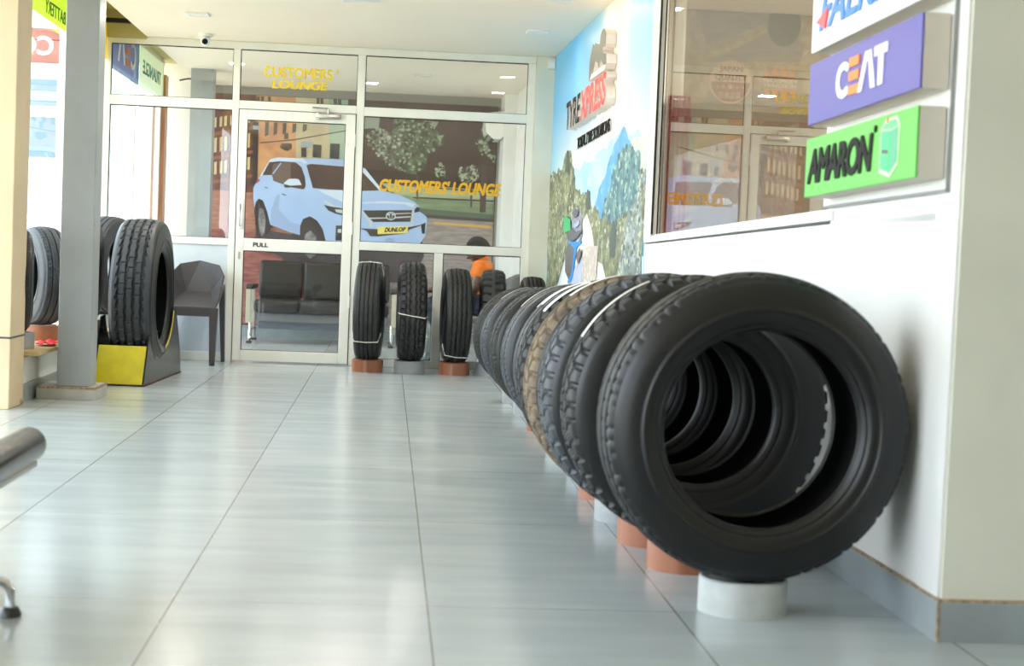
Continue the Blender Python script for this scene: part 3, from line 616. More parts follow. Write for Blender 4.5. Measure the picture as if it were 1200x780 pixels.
for n in ('bike_white', 'rider_dark'): SM.pop(n, None)
def specks(items):
    out = []
    for k, pts in items:
        if k in ROUGH: pts = rough(pts, *ROUGH[k])
        out.append((k, pts))
        if k not in SPECK: continue
        names, n, sz, asp = SPECK[k]; xs = [p[0] for p in pts]; ys = [p[1] for p in pts]; got = 0; tries = 0
        while got < n and tries < n*6:
            tries += 1; c = (random.uniform(min(xs), max(xs)), random.uniform(min(ys), max(ys)))
            if not inside(c, pts): continue
            got += 1; r = sz*random.uniform(.35, 1); m = random.choice(names); a0 = random.uniform(0, 6)
            out.append((m, [(c[0]+r*math.cos(a0+q*2*PI/5)*random.uniform(.5, 1), c[1]+r*asp*(1 if asp >= 1 else 1/asp*.55)*math.sin(a0+q*2*PI/5)*random.uniform(.5, 1)) for q in range(5)]))
    return out
def art(mb, items, place, step):
    """stack printed shapes on the sheet, each a hair in front of the one before"""
    i = 0
    for j, (k, pts) in enumerate(specks(items)):
        i += 1 if (k not in SM or SM[k] != 1) else .004
        b2 = bmesh.new(); vs = [b2.verts.new(place(p, (i+1)*step)) for p in pts]
        es = [b2.edges.new((a, b)) for a, b in zip(vs, vs[1:]+vs[:1])]
        bmesh.ops.triangle_fill(b2, use_beauty=True, edges=es)
        if not b2.faces:
            try: b2.faces.new(vs)
            except ValueError: pass
        mb.add(b2, Matrix(), PM[k])
s = MB(); s.bb(-1.87, 1.05, YL-.035, YL-.001, .11, 2.39, m=PM['dusk'])
art(s, LOUNGE_ART, lambda p, e: (p[0], YL-.036-e, p[1]), .0002)
o = s.build('mural'); tag(o, 'photo mural of a white car parked in an old street covering the lounge wall', 'mural')
text('lettering', 'DUNLOP', mat('print_ink', (.12, .10, .08), .5), backM(-.045, YL-.0575, 1.088) @ Matrix.Rotation(.075, 4, 'Z'), .215, .045, o, bold=.05, shear=.35)
# mountain mural on the right wall
def sky_print():
    m = bpy.data.materials.new('print_sky'); m.use_nodes = True; nt = m.node_tree; b = nt.nodes['Principled BSDF']; b.inputs['Roughness'].default_value = .4
    tc = nt.nodes.new('ShaderNodeTexCoord'); sp = nt.nodes.new('ShaderNodeSeparateXYZ'); nt.links.new(tc.outputs['Object'], sp.inputs[0])
    def ramp(sock, lo, hi, stops):
        mr = nt.nodes.new('ShaderNodeMapRange'); mr.inputs[1].default_value = lo; mr.inputs[2].default_value = hi; nt.links.new(sock, mr.inputs[0])
        r = nt.nodes.new('ShaderNodeValToRGB'); e = r.color_ramp.elements
        e[0].position = stops[0][0]; e[0].color = srgb(*stops[0][1]); e[1].position = stops[-1][0]; e[1].color = srgb(*stops[-1][1])
        for p, c in stops[1:-1]: k = e.new(p); k.color = srgb(*c)
        nt.links.new(mr.outputs[0], r.inputs[0]); return r.outputs[0]
    top = ramp(sp.outputs[1], 8.1, 12.4, [(0, (.62, .82, .95)), (.16, (.72, .86, .95)), (.24, (.95, .91, .88)), (.36, (.96, .92, .88)), (.46, (.62, .82, .94)), (.72, (.36, .70, .92)), (1, (.42, .74, .93))])
    low = ramp(sp.outputs[1], 8.1, 12.4, [(0, (.80, .90, .95)), (.2, (.95, .93, .90)), (.7, (.93, .93, .91)), (1, (.60, .82, .93))])
    f = nt.nodes.new('ShaderNodeMapRange'); f.inputs[1].default_value = 1.55; f.inputs[2].default_value = 2.05; nt.links.new(sp.outputs[2], f.inputs[0])
    mx = nt.nodes.new('ShaderNodeMix'); mx.data_type = 'RGBA'; nt.links.new(f.outputs[0], mx.inputs['Factor']); nt.links.new(low, mx.inputs['A']); nt.links.new(top, mx.inputs['B'])
    nt.links.new(mx.outputs['Result'], b.inputs['Base Color']); PM['sky'] = m; return m
sky_print()
s = MB(); wprism(s, 8.125, YB-.005, .108, CZ-.002, off=.006, thick=.006, m=PM['sky'])
art(s, RIGHT_ART, lambda p, e: (wx(p[0], .0065+e), p[0], p[1]), .0003)
o = s.build('mural'); tag(o, 'mountain landscape mural with a motorcyclist on a trail covering the right wall', 'mural')
# raised logo on the mural
lg = thing('wall_logo', 'raised red and black letters with a grey animal emblem on the mountain mural', 'sign', (wx(10.2, .01), 10.2, 1.8))
def onlogo(o):
    for v in o.data.vertices: v.co -= Vector((wx(10.2, .01), 10.2, 1.8))
    o.parent = lg; return o
tilt = Matrix.Rotation(.017, 4, 'Z')
def raised(name, sx, m, y, z, w, h, depth=.062, bold=.035, shear=0):
    o = text(name, sx, m, wallM(y, z, .008) @ tilt, w, h, None, depth, bold, shear, .93)
    o.data.materials.append(M_side); 
    nz = Vector((-1, -KW, 0)).normalized()
    for p in o.data.polygons:
        if p.normal.dot(nz) < .8: p.material_index = 1
    return onlogo(o)
raised('black_letters', 'TYRE', M_blackt, 11.05, 1.795, .70, .195)
raised('red_letters', 'XPRESS', M_red, 10.33, 1.806, 1.07, .20)
RH = [(9.991, 2.10), (9.977, 2.17), (9.86, 2.251), (9.80, 2.235), (9.767, 2.246), (9.66, 2.225), (9.579, 2.215), (9.57, 2.26), (9.509, 2.285), (9.44, 2.29), (9.378, 2.27), (9.331, 2.241), (9.332, 2.185), (9.36, 2.171), (9.439, 2.178), (9.45, 2.16), (9.406, 2.135), (9.297, 2.122), (9.281, 2.065), (9.36, 2.06), (9.434, 2.086), (9.47, 2.10), (9.506, 2.111), (9.56, 2.075), (9.60, 2.075), (9.635, 2.103), (9.733, 2.131), (9.80, 2.08), (9.85, 2.06), (9.88, 2.07), (9.87, 2.10), (9.90, 2.075), (9.96, 2.03), (9.985, 2.03), (9.985, 2.06)]
s = MB(); s.prism([(10.2-y, z-1.8) for y, z in RH], .062, wallM(10.2, 1.8, .008))
o = s.build('animal_emblem', M_taupe); o.data.materials.append(M_side); nz = Vector((-1, -KW, 0)).normalized()
for p in o.data.polygons:
    if abs(p.normal.dot(nz)) < .8: p.material_index = 1
onlogo(o)
s = MB(); s.prism([(0, 0), (.62, 0), (.66, .028), (.1, .028)], .062, wallM(9.96, 2.035, .008)); onlogo(s.build('emblem_bar', M_side))
o = text('wall_lettering', 'TOTAL.TYRE SOLUTIONS', M_blackt, wallM(10.77, 1.652, .016) @ tilt, 1.40, .078, None, .006, .006, 0, .95)
tag(o, 'flat black line of lettering below the raised logo on the mural', 'lettering')

# ------------------------------------------------------------------ sign boxes on the near right wall
TI = math.atan(.02)
plate = MB(); wprism(plate, 3.885, 4.93, 1.128, 2.20, off=.016, thick=.016, z0b=1.112); o = plate.build('sign_backboard', mat('backboard_white', (.90, .91, .90), .4)); tag(o, 'white backboard on the right wall holding three sign boxes', 'board')
s = MB(); wprism(s, 3.880, 3.885, 1.12, 2.20, off=.016, thick=.019); wprism(s, 3.878, 4.93, 1.122, 1.129, off=.019, thick=.019, z0b=1.106, z1b=1.113); s.build('edge_shadow', mat('grey_edge_shade', (.55, .55, .54), .5), o)  # grey strips paint in the shadow line along the board's edges
M_box = mat('greige_sign_side', (.80, .77, .72), .5, var=.03)
def sign(label, zf, h, m):
    """box sign, far lower edge at height zf, face towards the room"""
    t = thing('sign_box', label, 'sign', (wx(4.88, .018), 4.88, zf))
    W = wallM(4.88, zf, .018); R = Matrix.Rotation(TI, 4, 'Z'); T0 = Matrix.Translation(-t.location)
    L = T0 @ W @ R
    MB().box((.495, h/2, .035), (.99, h, .07), .003).build('housing', M_box, t).data.transform(L)
    MB().box((.495, h/2, .073), (.99, h, .006), .002).build('face', m, t).data.transform(L)
    return t, L @ Matrix.Translation((0, 0, .076))
t, L = sign('lowest sign box, lime green with slanted black lettering and a green battery picture', 1.134, .182, mat('sign_green', (.36, .72, .25), .4))
text('lettering', 'AMARON', M_blackt, L @ Matrix.Translation((.035, .038, 0)), .62, .108, t, .004, .045, .15, .9)
MB().lathe([(.010, 0), (.010, .004), (0, .004)], (.672, .152, 0), 12).build('mark', M_blackt, t).data.transform(L)
s = MB(); s.prism([(0.715, .03), (0.801, .012), (0.863, .045), (0.867, .15), (0.840, .172), (0.754, .168), (0.715, .145)], .002); s.build('picture_outline', mat('pale_mint', (.78, .97, .72), .4), t).data.transform(L)
s = MB(); s.prism([(0.727, .04), (0.797, .025), (0.797, .135), (0.727, .14)], .004, m=mat('battery_green', (.20, .84, .48), .4)); s.prism([(0.801, .026), (0.854, .052), (0.854, .142), (0.801, .135)], .004, m=mat('battery_teal', (.28, .66, .50), .4)); s.prism([(0.731, .144), (0.797, .14), (0.851, .147), (0.832, .163), (0.762, .16)], .004, m=mat('battery_top', (.35, .80, .50), .4)); s.prism([(0.737, .080), (0.789, .074), (0.789, .086), (0.737, .091)], .005, m=M_dark); s.prism([(0.762, .158), (0.781, .157), (0.777, .172), (0.766, .172)], .005, m=mat('battery_cap', (.85, .50, .42), .4))
s.build('battery_picture', None, t).data.transform(L)
t, L = sign('middle sign box, violet blue with white and orange lettering', 1.358, .190, mat('sign_violet', (.33, .30, .63), .4))
WH = mat('sign_white', (.96, .96, .97), .4); OR = mat('sign_orange', (.98, .50, .10), .4)
text('lettering', 'C', WH, L @ Matrix.Translation((.29, .045, 0)), .115, .105, t, .004, .05)
s = MB()
for z in (.047, .087, .127): s.prism([(.41, z), (.50, z), (.50, z+.026), (.41, z+.026)], .004)
s.build('orange_bars', OR, t).data.transform(L)
s = MB(); s.prism([(.495, .045), (.53, .045), (.57, .125), (.585, .125), (.61, .045), (.645, .045), (.605, .152), (.555, .152)], .004); s.prism([(.67, .045), (.707, .045), (.707, .128), (.74, .128), (.74, .154), (.635, .154), (.635, .128), (.67, .128)], .004)
s.build('lettering', WH, t).data.transform(L)
t, L = sign('topmost sign box, white with blue slanted lettering and a red triangle', 1.582, .21, mat('sign_face_white', (.94, .94, .95), .35))
text('lettering', 'FALKEN', mat('sign_blue', (.20, .50, .80), .4), L @ Matrix.Translation((.08, .055, 0)), .84, .115, t, .004, .03, .3, 1.0)
s = MB(); s.prism([(.055, .088), (.175, .115), (.150, .055)], .006); s.build('red_triangle', mat('sign_red', (.93, .28, .33), .4), t).data.transform(L)

# ------------------------------------------------------------------ ceiling fittings
def ceiling_light(x, y, label, w=.15):
    t = thing('ceiling_light', label, 'ceiling light', (x, y, CZ), 0, 'square ceiling lights')
    h = w/2; s = MB()
    for a, b, c, d in ((-h, h, -h, -h+.015), (-h, h, h-.015, h), (-h, -h+.015, -h+.015, h-.015), (h-.015, h, -h+.015, h-.015)): s.bb(a, b, c, d, -.012, -.0005)
    s.build('frame', M_white, t); MB().bb(-h+.015, h-.015, -h+.015, h-.015, -.008, -.0005).build('diffuser', mat('lamp_diffuser', (.93, .92, .90), .4), t)
ceiling_light(-1.352, 11.0, 'small square ceiling light near the security camera')
ceiling_light(.977, 11.0, 'small square ceiling light nearest the corner of the mural wall')
ceiling_light(.992, 9.62, 'small square ceiling light at the top edge above the mural')
ceiling_light(-.22, 9.93, 'larger square ceiling light in the middle of the hall ceiling', .26)
ceiling_light(-.9, 14.2, 'square ceiling light in the lounge seen through the pane over the door')
ceiling_light(.25, 14.1, 'square ceiling light in the lounge seen through the wide upper pane')
t = thing('security_camera', 'white dome security camera hanging from the ceiling above the partition', 'camera', (-1.42, 12.05, CZ))
MB().lathe([(0, 0), (.055, 0), (.055, -.018), (.045, -.022), (.038, -.022)], (0, 0, 0), 24).build('base', M_white, t, True)
MB().lathe([(.036*math.sin(a), -.045+.046*math.cos(a)) for a in [PI*k/12 for k in range(13)]], (0, 0, 0), 24).build('housing', M_white, t, True)
MB().lathe([(.022, 0), (.022, .012), (.014, .016), (0, .012)], (0, -.026, -.056), 20, Matrix.Rotation(PI/2+.5, 4, 'X')).build('lens', M_blackt, t, True)
t = thing('motion_sensor', 'small cream sensor box in the corner below the ceiling beside the mural', 'sensor', (1.215, YB-.06, 2.37))
MB().bb(-.03, .03, -.05, 0, 0, .085, .008).build('housing', M_alu, t); MB().bb(-.02, .02, -.053, -.049, .015, .05, .001).build('lens', M_white, t)
# ------------------------------------------------------------------ tyres
def tread_depth(style, U, TH, R, tw):
    """groove depth (m) over the tread: U across (-tw/2..tw/2), TH round the wheel"""
    v = U/tw; D = np.zeros_like(U)
    def ph(pitch, sh=0): 
        n = max(8, round(2*PI*R/pitch)); return np.mod(TH*n/(2*PI)+sh, 1)
    tri = lambda p: np.abs(np.mod(p, 1)*2-1)*2-1
    def circ(c, w, d=.011): 
        D[:] = np.maximum(D, np.where(np.abs(v-c) < w, d, 0))
    if style == 'road':
        for c in (-.33, -.115, .115, .33): circ(c, .022)
        p = ph(.032, v*.5); D[:] = np.maximum(D, np.where((np.abs(v) > .35) & (p < .18), .0045, 0))
        p = ph(.05, v*1.5); D[:] = np.maximum(D, np.where((np.abs(v) < .32) & (np.abs(v) > .13) & (p < .10), .004, 0))
    elif style == 'rib':
        for c in (-.27, 0, .27): circ(c, .022)
        p = ph(.028, np.abs(v)*.8); D[:] = np.maximum(D, np.where((np.abs(v) > .31) & (p < .16), .005, 0))
        p = ph(.022, v); D[:] = np.maximum(D, np.where((np.abs(v) < .25) & (p < .18), .003, 0))
    elif style == 'at':
        z = tri(TH*round(2*PI*R/.055)/(2*PI))*.045
        for c in (-.24, 0, .24): D[:] = np.maximum(D, np.where(np.abs(v-c-z) < .032, .010, 0))
        p = ph(.055, np.sign(v)*.25); D[:] = np.maximum(D, np.where((np.abs(v) > .26) & (p < .26), .012, 0))
        p = ph(.055, v*2+.3); D[:] = np.maximum(D, np.where((np.abs(v) < .24) & (p < .17), .008, 0))
    elif style == 'zig':
        z = np.sin(TH*round(2*PI*R/.062))*.030
        for c in (-.13, .13): D[:] = np.maximum(D, np.where(np.abs(v-c-z) < .034, .013, 0))
        zz = np.sin(TH*round(2*PI*R/.062)+PI)*.035
        for sg in (-1, 1): D[:] = np.maximum(D, np.where(np.abs(v*sg-.31-zz) < .034, .013, 0))
        p = ph(.062, .5+0*v); D[:] = np.maximum(D, np.where((np.abs(v) > .36) & (p < .28), .016, 0))
    elif style == 'finezig':
        z = tri(TH*round(2*PI*R/.040)/(2*PI))*.024
        for c in (-.30, -.10, .10, .30): D[:] = np.maximum(D, np.where(np.abs(v-c-z) < .030, .013, 0))
    elif style == 'block':
        z = tri(TH*round(2*PI*R/.030)/(2*PI))*.010
        for c in (-.28, -.09, .10, .29): D[:] = np.maximum(D, np.where(np.abs(v-c-z*.4) < .024, .012, 0))
        p = ph(.016, v*.3); D[:] = np.maximum(D, np.where((p < .25) & (np.abs(v) < .44), .003, 0))
    elif style == 'lug':
        p = ph(.075, np.where(v > 0, .5, 0)+np.abs(v)*.55)
        D[:] = np.maximum(D, np.where((np.abs(v) > .07) & (p < .40), .017, 0))
    elif style == 'truck':
        n = round(2*PI*R/.072); w = np.sin(TH*n)*.014
        for i, c in enumerate((-.30, -.10, .10, .30)): D[:] = np.maximum(D, np.where(np.abs(v-c-w*(-1)**i) < .030, .016, 0))
        for i, (a, b) in enumerate(((-.27, -.13), (-.07, .07), (.13, .27))):
            p = np.mod(TH*n/(2*PI)+.25+.5*i, 1); D[:] = np.maximum(D, np.where((v > a) & (v < b) & (p < .09), .007, 0))
        p = np.mod(TH*n/(2*PI)+.1, 1); D[:] = np.maximum(D, np.where((np.abs(v) > .33) & (np.abs(v) < .37) & (p < .28), .010, 0))
    return D

def revolve(name, prof, N, R, m, parent, D=None, sharp=35):
    """prof: (axial, radius) pairs turned about the wheel axis (local Y), wheel standing on z=0"""
    prof = np.array(prof); M = len(prof); th = np.arange(N)*2*PI/N
    r = np.repeat(prof[None, :, 1], N, 0)
    if D is not None: r = r-D
    a = np.repeat(prof[None, :, 0], N, 0)
    co = np.stack([r*np.cos(th)[:, None], a, r*np.sin(th)[:, None]+R], -1).reshape(-1, 3)
    i = np.arange(N)[:, None]; j = np.arange(M-1)[None, :]; i2 = (i+1) % N
    f = np.stack([i*M+j, i*M+j+1, i2*M+j+1, i2*M+j], -1).reshape(-1, 4)
    me = bpy.data.meshes.new(name); me.from_pydata(co.tolist(), [], f.tolist()); me.materials.append(m); me.shade_smooth()
    if sharp: me.set_sharp_from_angle(angle=math.radians(sharp))
    return put(bpy.data.objects.new(name, me), parent)

def tyre(label, group, R, w, rim, style, loc, yaw=0, N=240, mt=None, ms=None, tilt=0, stickers=(), straps=(), tread_w=.80, name='tyre'):
    """standing tyre; local axis along Y; loc is the point under it"""
    mt = mt or M_rub; ms = ms or M_rub_side
    t = thing(name, label, 'tyre', loc, yaw, group); t.rotation_euler = (tilt, 0, yaw)
    tw = w*tread_w; sh = .016; M = 61
    u = np.linspace(-tw/2, tw/2, M); crown = R-.012*(2*u/tw)**2-.010*np.clip((np.abs(u)/(tw/2)-.86)/.14, 0, 1)**2
    TH, U = np.meshgrid(np.arange(N)*2*PI/N, u, indexing='ij')
    revolve('tread', np.stack([u, crown], -1), N, R, mt, t, tread_depth(style, U, TH, R, tw))
    h = crown[0]-rim; e = crown[0]
    side = [(tw/2, e), (tw/2+.006, e-.004), (tw/2+.011, e-.014), (w*.462, e-.20*h), (w*.485, e-.34*h), (w*.497, e-.47*h), (w*.5, e-.52*h), (w*.5+.004, e-.54*h), (w*.5+.004, e-.58*h), (w*.497, e-.60*h), (w*.494, e-.66*h),
            (w*.488, e-.74*h), (w*.470, e-.83*h), (w*.455, e-.85*h), (w*.455, e-.865*h), (w*.464, e-.88*h), (w*.460, e-.90*h), (w*.435, e-.955*h), (w*.422, e-.985*h), (w*.405, rim), (w*.385, rim-.001), (w*.372, rim+.006)]
    for sg in (-1, 1): revolve('sidewall', [(a*sg, r) for a, r in side][::sg], 96, R, ms, t, None, 60)
    ins = [(w*.372, rim+.006), (w*.40, rim+.03), (w*.465, e-.55*h), (tw*.47, e-.035), (tw*.3, R-.026), (0, R-.024)]
    ins = ins+[(-a, r) for a, r in ins[::-1][1:]]
    revolve('inner_liner', ins[::-1], 96, R, M_rub_in, t, None, 0)
    for (a0, a1, u0, u1) in stickers:          # paper label strips lying on the tread
        s = []; n = 14
        pr = lambda q: R+.0025-.012*(2*q/tw)**2
        b = MB(); b2 = bmesh.new(); g = []
        for k in range(n+1):
            an = math.radians(a0+(a1-a0)*k/n); g.append([[b2.verts.new(((pr(q)+dz)*math.cos(an), q, (pr(q)+dz)*math.sin(an)+R)) for q in (u0, u1)] for dz in (0, .0012)])
        for k in range(n):
            A, B = g[k], g[k+1]
            b2.faces.new([A[1][0], A[1][1], B[1][1], B[1][0]]); b2.faces.new([A[0][0], B[0][0], B[0][1], A[0][1]])
            b2.faces.new([A[0][0], A[1][0], B[1][0], B[0][0]]); b2.faces.new([A[0][1], B[0][1], B[1][1], A[1][1]])
        b.add(b2).build('label_sticker', M_label, t)
    for (ang, slope) in straps:                # cord round the section of the tyre at angle ang
        an = math.radians(ang); pts = []; ri = rim-.004
        loop = [(-w*.5-.004, (R+rim)/2), (-w*.475, e-.03), (-tw/2-.004, R-.004), (0, R+.004), (tw/2+.004, R-.004), (w*.475, e-.03), (w*.5+.004, (R+rim)/2), (w*.44, ri), (0, ri-.005), (-w*.44, ri), (-w*.5-.004, (R+rim)/2)]
        for a, r in loop:
            q = an+slope*a; pts.append((r*math.cos(q), a, r*math.sin(q)+R))
        MB().tube(pts, .0035, 6).build('tie_cord', M_cord, t, True)
    return t

PH = .092
def pedestal(label, x, y, m, z=0, r=.118, h=PH):
    s = MB(); s.lathe([(r, 0), (r, h-.004), (r-.004, h), (r-.010, h), (r-.012, h-.006), (0, h-.006)], (0, 0, 0), 40)
    s.lathe([(r, 0), (0, 0)], (0, 0, 0), 40)
    o = s.build('tyre_pedestal', m, None, True); o.location = (x, y, z); tag(o, label, 'pedestal', 'ring pedestals under the tyres'); return o

ROW = 'tyres in the row along the right wall'
# (y, R, w, rim, style, yaw, tread material, label, stickers, pedestal material, pedestal words)
XL = .545
rows = [
 (4.10, .406, .285, .256, 'road', .02, M_rub, 'largest smooth low-profile black tyre nearest the camera, its open face to the viewer', (), M_pwhite, 'pale grey ring pedestal under the nearest large tyre'),
 (4.66, .397, .27, .216, 'at', .05, M_rub, 'black off-road tyre with chunky shoulder blocks right behind the nearest tyre', ((112, 150, -.012, .010),), M_orange, 'orange-brown ring pedestal just behind the pale grey one'),
 (5.06, .396, .265, .216, 'at', .07, M_rub_grey, 'bluish-grey block-tread tyre second behind the nearest tyre', (), M_orange, 'second orange-brown ring pedestal from the near end of the wall row'),
 (5.50, .388, .25, .216, 'at', .08, M_rub_tan, 'dusty tan block-tread tyre in the wall row between bluish-grey and dark tyres', ((100, 128, -.02, .012),), M_pgrey, 'grey ring pedestal below the dusty tan tyre'),
 (6.00, .378, .245, .203, 'at', .07, M_rub_mid, 'dark grey block-tread tyre right behind the dusty tan tyre', ((108, 140, -.05, -.02),), M_orange, 'orange-brown ring pedestal below the dark grey block-tread tyre'),
 (6.65, .366, .235, .203, 'road', .09, M_rub_grey, 'grey fine-tread tyre with white paper labels in the middle of the wall row', ((100, 135, -.03, 0), (112, 138, .012, .03)), M_pgrey, 'grey ring pedestal below the tyre with paper labels'),
 (7.40, .352, .225, .19, 'rib', .09, M_rub_grey, 'ribbed tyre with a long white strip on its tread in the far wall row', ((98, 138, .01, .028),), M_pwhite, 'pale ring pedestal under the tyre with the long white strip'),
 (8.25, .335, .215, .19, 'rib', .09, M_rub_mid, 'narrow brownish-black ribbed tyre third from the far end of the wall row', (), M_orange, 'orange-brown ring pedestal third from the far end of the wall row'),
 (9.05, .325, .205, .178, 'rib', .09, M_rub_grey, 'narrow bluish ribbed tyre second from the far end of the wall row', ((100, 130, .01, .022),), M_pgrey, 'grey ring pedestal second from the far end of the wall row'),
 (9.80, .315, .20, .178, 'road', .09, M_rub_mid, 'smallest tyre at the far end of the row along the right wall', (), M_pgrey, 'grey ring pedestal at the far end of the wall row'),
]
for i, (y, R, w, rim, st, yaw, m, lab, stk, pm, plab) in enumerate(rows):
    x = (.567, .53, .500, .49, .505)[i]+R if i < 5 else XL+R
    pedestal(plab, x, y, pm)
    tyre(lab, ROW, R, w, rim, st, (x, y, PH-.003), yaw, 300 if i < 5 else 240, m, M_rub_side, 0, stk)

BK = 'tyres lined up in front of the lounge partition'
H = PI/2
backs = [
 (-.125, 11.86, .372, .200, 'block', H-.05, M_orange, 'straight-grooved tyre tied with white cord beside the door', 'orange-brown ring pedestal beside the door', ((106, .05), (217, 0))),
 (.19, 11.88, .372, .205, 'zig', H+.02, M_pgrey, 'zigzag-grooved tyre with one cord across its tread, second from the door', 'grey ring pedestal second from the door', ((183, -.4),)),
 (.525, 11.87, .355, .20, 'finezig', H+.035, M_orange, 'fine-grooved tyre with a low white cord, third from the door', 'orange-brown ring pedestal third from the door', ((238, -.5),)),
 (.80, 11.92, .355, .19, 'lug', H-.05, M_pgrey, 'tyre with heavy cross lugs in front of the man in orange', 'grey ring pedestal below the cross-lug tyre', ()),
 (1.105, 11.95, .335, .175, 'finezig', H+.02, M_orange, 'rib tyre in the corner beside the mountain mural', 'orange-brown ring pedestal in the corner beside the mural', ()),
]
for (x, y, R, w, st, yaw, pm, lab, plab, cords) in backs:
    pedestal(plab, x, y, pm)
    # the tread facing the camera lies at 180 degrees of the wheel's own angle when yawed a quarter turn
    tyre(lab, BK, R, w, R*.52, st, (x, y, PH-.003), yaw, 240, M_rub_mid, M_rub_side, 0, (), cords, .84)

# shelf along the shop front with more tyres
s = MB(); s.bb(-2.20, -1.88, 8.76, 12.2, .262, .285, .003, m=M_wood); s.bb(-2.18, -1.95, 8.80, 12.2, .2525, .262, m=M_wood)
o = s.build('display_board'); tag(o, 'pale plywood board on the low wall under the shop front tyres', 'board')
SF = 'tyres on the shelf under the shop front'
BZ = .285
for (x, y, R, w, st, yaw, tl, pm, lab, plab, m, ms) in [
 (-2.065, 8.98, .288, .185, 'rib', H+.25, 0, M_pgrey, 'ribbed black tyre on the shelf between the cream pillar and the white-banded tyre', 'grey ring pedestal on the shelf next to the cream pillar', M_rub_mid, M_rub_side),
 (-2.09, 9.78, .30, .19, 'rib', H+.56, 0, M_orange, 'grey-sided tyre turned sideways on the shelf left of the grey column', 'orange-brown ring pedestal on the shelf left of the grey column', M_rub_grey, M_rub_grey),
 (-1.99, 10.62, .325, .22, 'rib', H+.15, 0, M_orange, 'black tyre on the shelf half hidden behind the grey column', 'orange-brown ring pedestal behind the grey column', M_rub_mid, M_rub_side),
 (-1.985, 11.45, .350, .225, 'block', H-.3, 0, M_pgrey, 'bluish-grey tyre on the shelf behind the big truck tyre', 'grey ring pedestal at the far end of the shelf', M_rub_grey, M_rub_grey)]:
    pedestal(plab, x, y, pm, BZ, .115, PH)
    tyre(lab, SF, R, w, R*.56, st, (x, y, BZ+PH-.003), yaw, 200, m, ms)
# red cloth on the board
b2 = bmesh.new(); bmesh.ops.create_grid(b2, x_segments=24, y_segments=24, size=.5)
for v in b2.verts:
    x, y = v.co.x, v.co.y
    v.co = Vector((x*.11+.01*math.sin(y*9), y*.22+.012*math.sin(x*8), .004+.022*math.exp(-3*(x*x+y*y))*(1+.5*math.sin(x*14+y*9))+.003*math.sin(23*x)*math.cos(19*y)))
s = MB(); s.add(b2); o = s.build('folded_cloth', mat('red_cloth', (.82, .10, .14), .8), None, True); o.location = (-1.945, 9.0, BZ+.001); tag(o, 'small crumpled red cloth on the board beside the cream pillar', 'cloth')
o.location = (-1.94, 9.30, BZ+.001)
md = o.modifiers.new('thickness', 'SOLIDIFY'); md.thickness = .003; md.offset = 1

# grey steel column on its tiled plinth, and the cream pillar
t = thing('column', 'square grey steel column standing on a low tiled plinth', 'column', (-1.79, 9.2, 0)); t['kind'] = 'structure'
MB().bb(-.155, .170, -.16, .22, 0, .07, .002).build('plinth', mat('plinth_tile', (.72, .71, .67), .4, var=.1, vscale=9), t)
s = MB(); s.bb(-.158, .173, -.163, -.155, .060, .073); s.bb(.166, .173, -.16, .22, .060, .073); s.build('plinth_edge', M_grout, t)
MB().bb(-.056, .128, -.10, .10, .07, 2.66, .004).build('shaft', M_grey, t)
s = MB(); s.bb(.1255, .1292, -.1012, -.085, 1.28, 1.305); s.bb(.1255, .1292, -.1012, -.088, .98, 1.0); s.bb(.126, .1292, -.1012, -.09, .40, .41); s.build('paint_chip', M_grout, t)
t = thing('pillar', 'cream painted square pillar at the left edge with a dark cord round it', 'pillar', (-2.15, 8.57, 0)); t['kind'] = 'structure'
MB().bb(-.2, .2, -.15, .17, 0, 2.66, .006).build('shaft', M_beige, t)
MB().bb(-.203, .203, -.153, .173, .372, .382, .002).build('cord', M_dark, t)
s = MB(); s.bb(.15, .204, .10, .174, 0, .035, .01); s.build('chipped_base', M_grout, t)

# big truck tyre in its steel display stand
st = thing('tyre_stand', 'black steel tyre stand with a sloping yellow front plate', 'stand', (-1.655, 9.99, 0), -.06)
def side_plate(x):
    pts = [(0, 0), (.02, 0), (1.20, 0), (1.17, .16), (.99, .46), (.90, .46)]
    c = (.60, .52); 
    pts += [(c[0]+.30*math.cos(a), c[1]+.30*math.sin(a)) for a in [math.radians(-10-i*8) for i in range(20)]]
    pts += [(.20, .42), (.17, .36)]
    s = MB(); s.prism(pts, .006, Matrix(((0, 0, 1, x), (1, 0, 0, 0), (0, 1, 0, 0), (0, 0, 0, 1)))); return s
for x in (-.165, .157):
    p = side_plate(x).build('side_plate', M_blk, st)
    s = MB(); c = (.60, .52); A = [math.radians(-14-i*6) for i in range(12)]
    ring = [(c[0]+.302*math.cos(a), c[1]+.302*math.sin(a)) for a in A]+[(c[0]+.325*math.cos(a), c[1]+.325*math.sin(a)) for a in A[::-1]]
    xx = x+.0055 if x > 0 else x+.006
    s.prism(ring, .002, Matrix(((0, 0, 1, xx), (1, 0, 0, 0), (0, 1, 0, 0), (0, 0, 0, 1)))); s.build('yellow_edge', M_yel, p)
s = MB(); s.prism([(.012, .008), (.018, .008), (.128, .245), (.122, .245)], .30, Matrix(((0, 0, 1, -.15), (1, 0, 0, 0), (0, 1, 0, 0), (0, 0, 0, 1)))); s.build('front_plate', M_yel, st)
s = MB(); s.bb(-.155, .155, .0, 1.18, .001, .008); s.bb(-.157, .157, .95, .96, .01, .3); s.build('base_plate', M_blk, st)
s = MB(); s.tube([(-.17, .004, .006), (.17, .004, .006)], .006, 8); s.tube([(.166, 0, .006), (.166, 1.2, .006)], .005, 8); s.build('rusty_edge', mat('rusty_steel', (.40, .26, .18), .7, var=.4, vscale=40), st)
tyre('big ribbed truck tyre standing in the black and yellow stand', None, .505, .285, .29, 'truck', (-1.655+.055, 10.56, .045), H-.02, 360, M_rub_grey, M_rub_side, 0, (), (), .86)
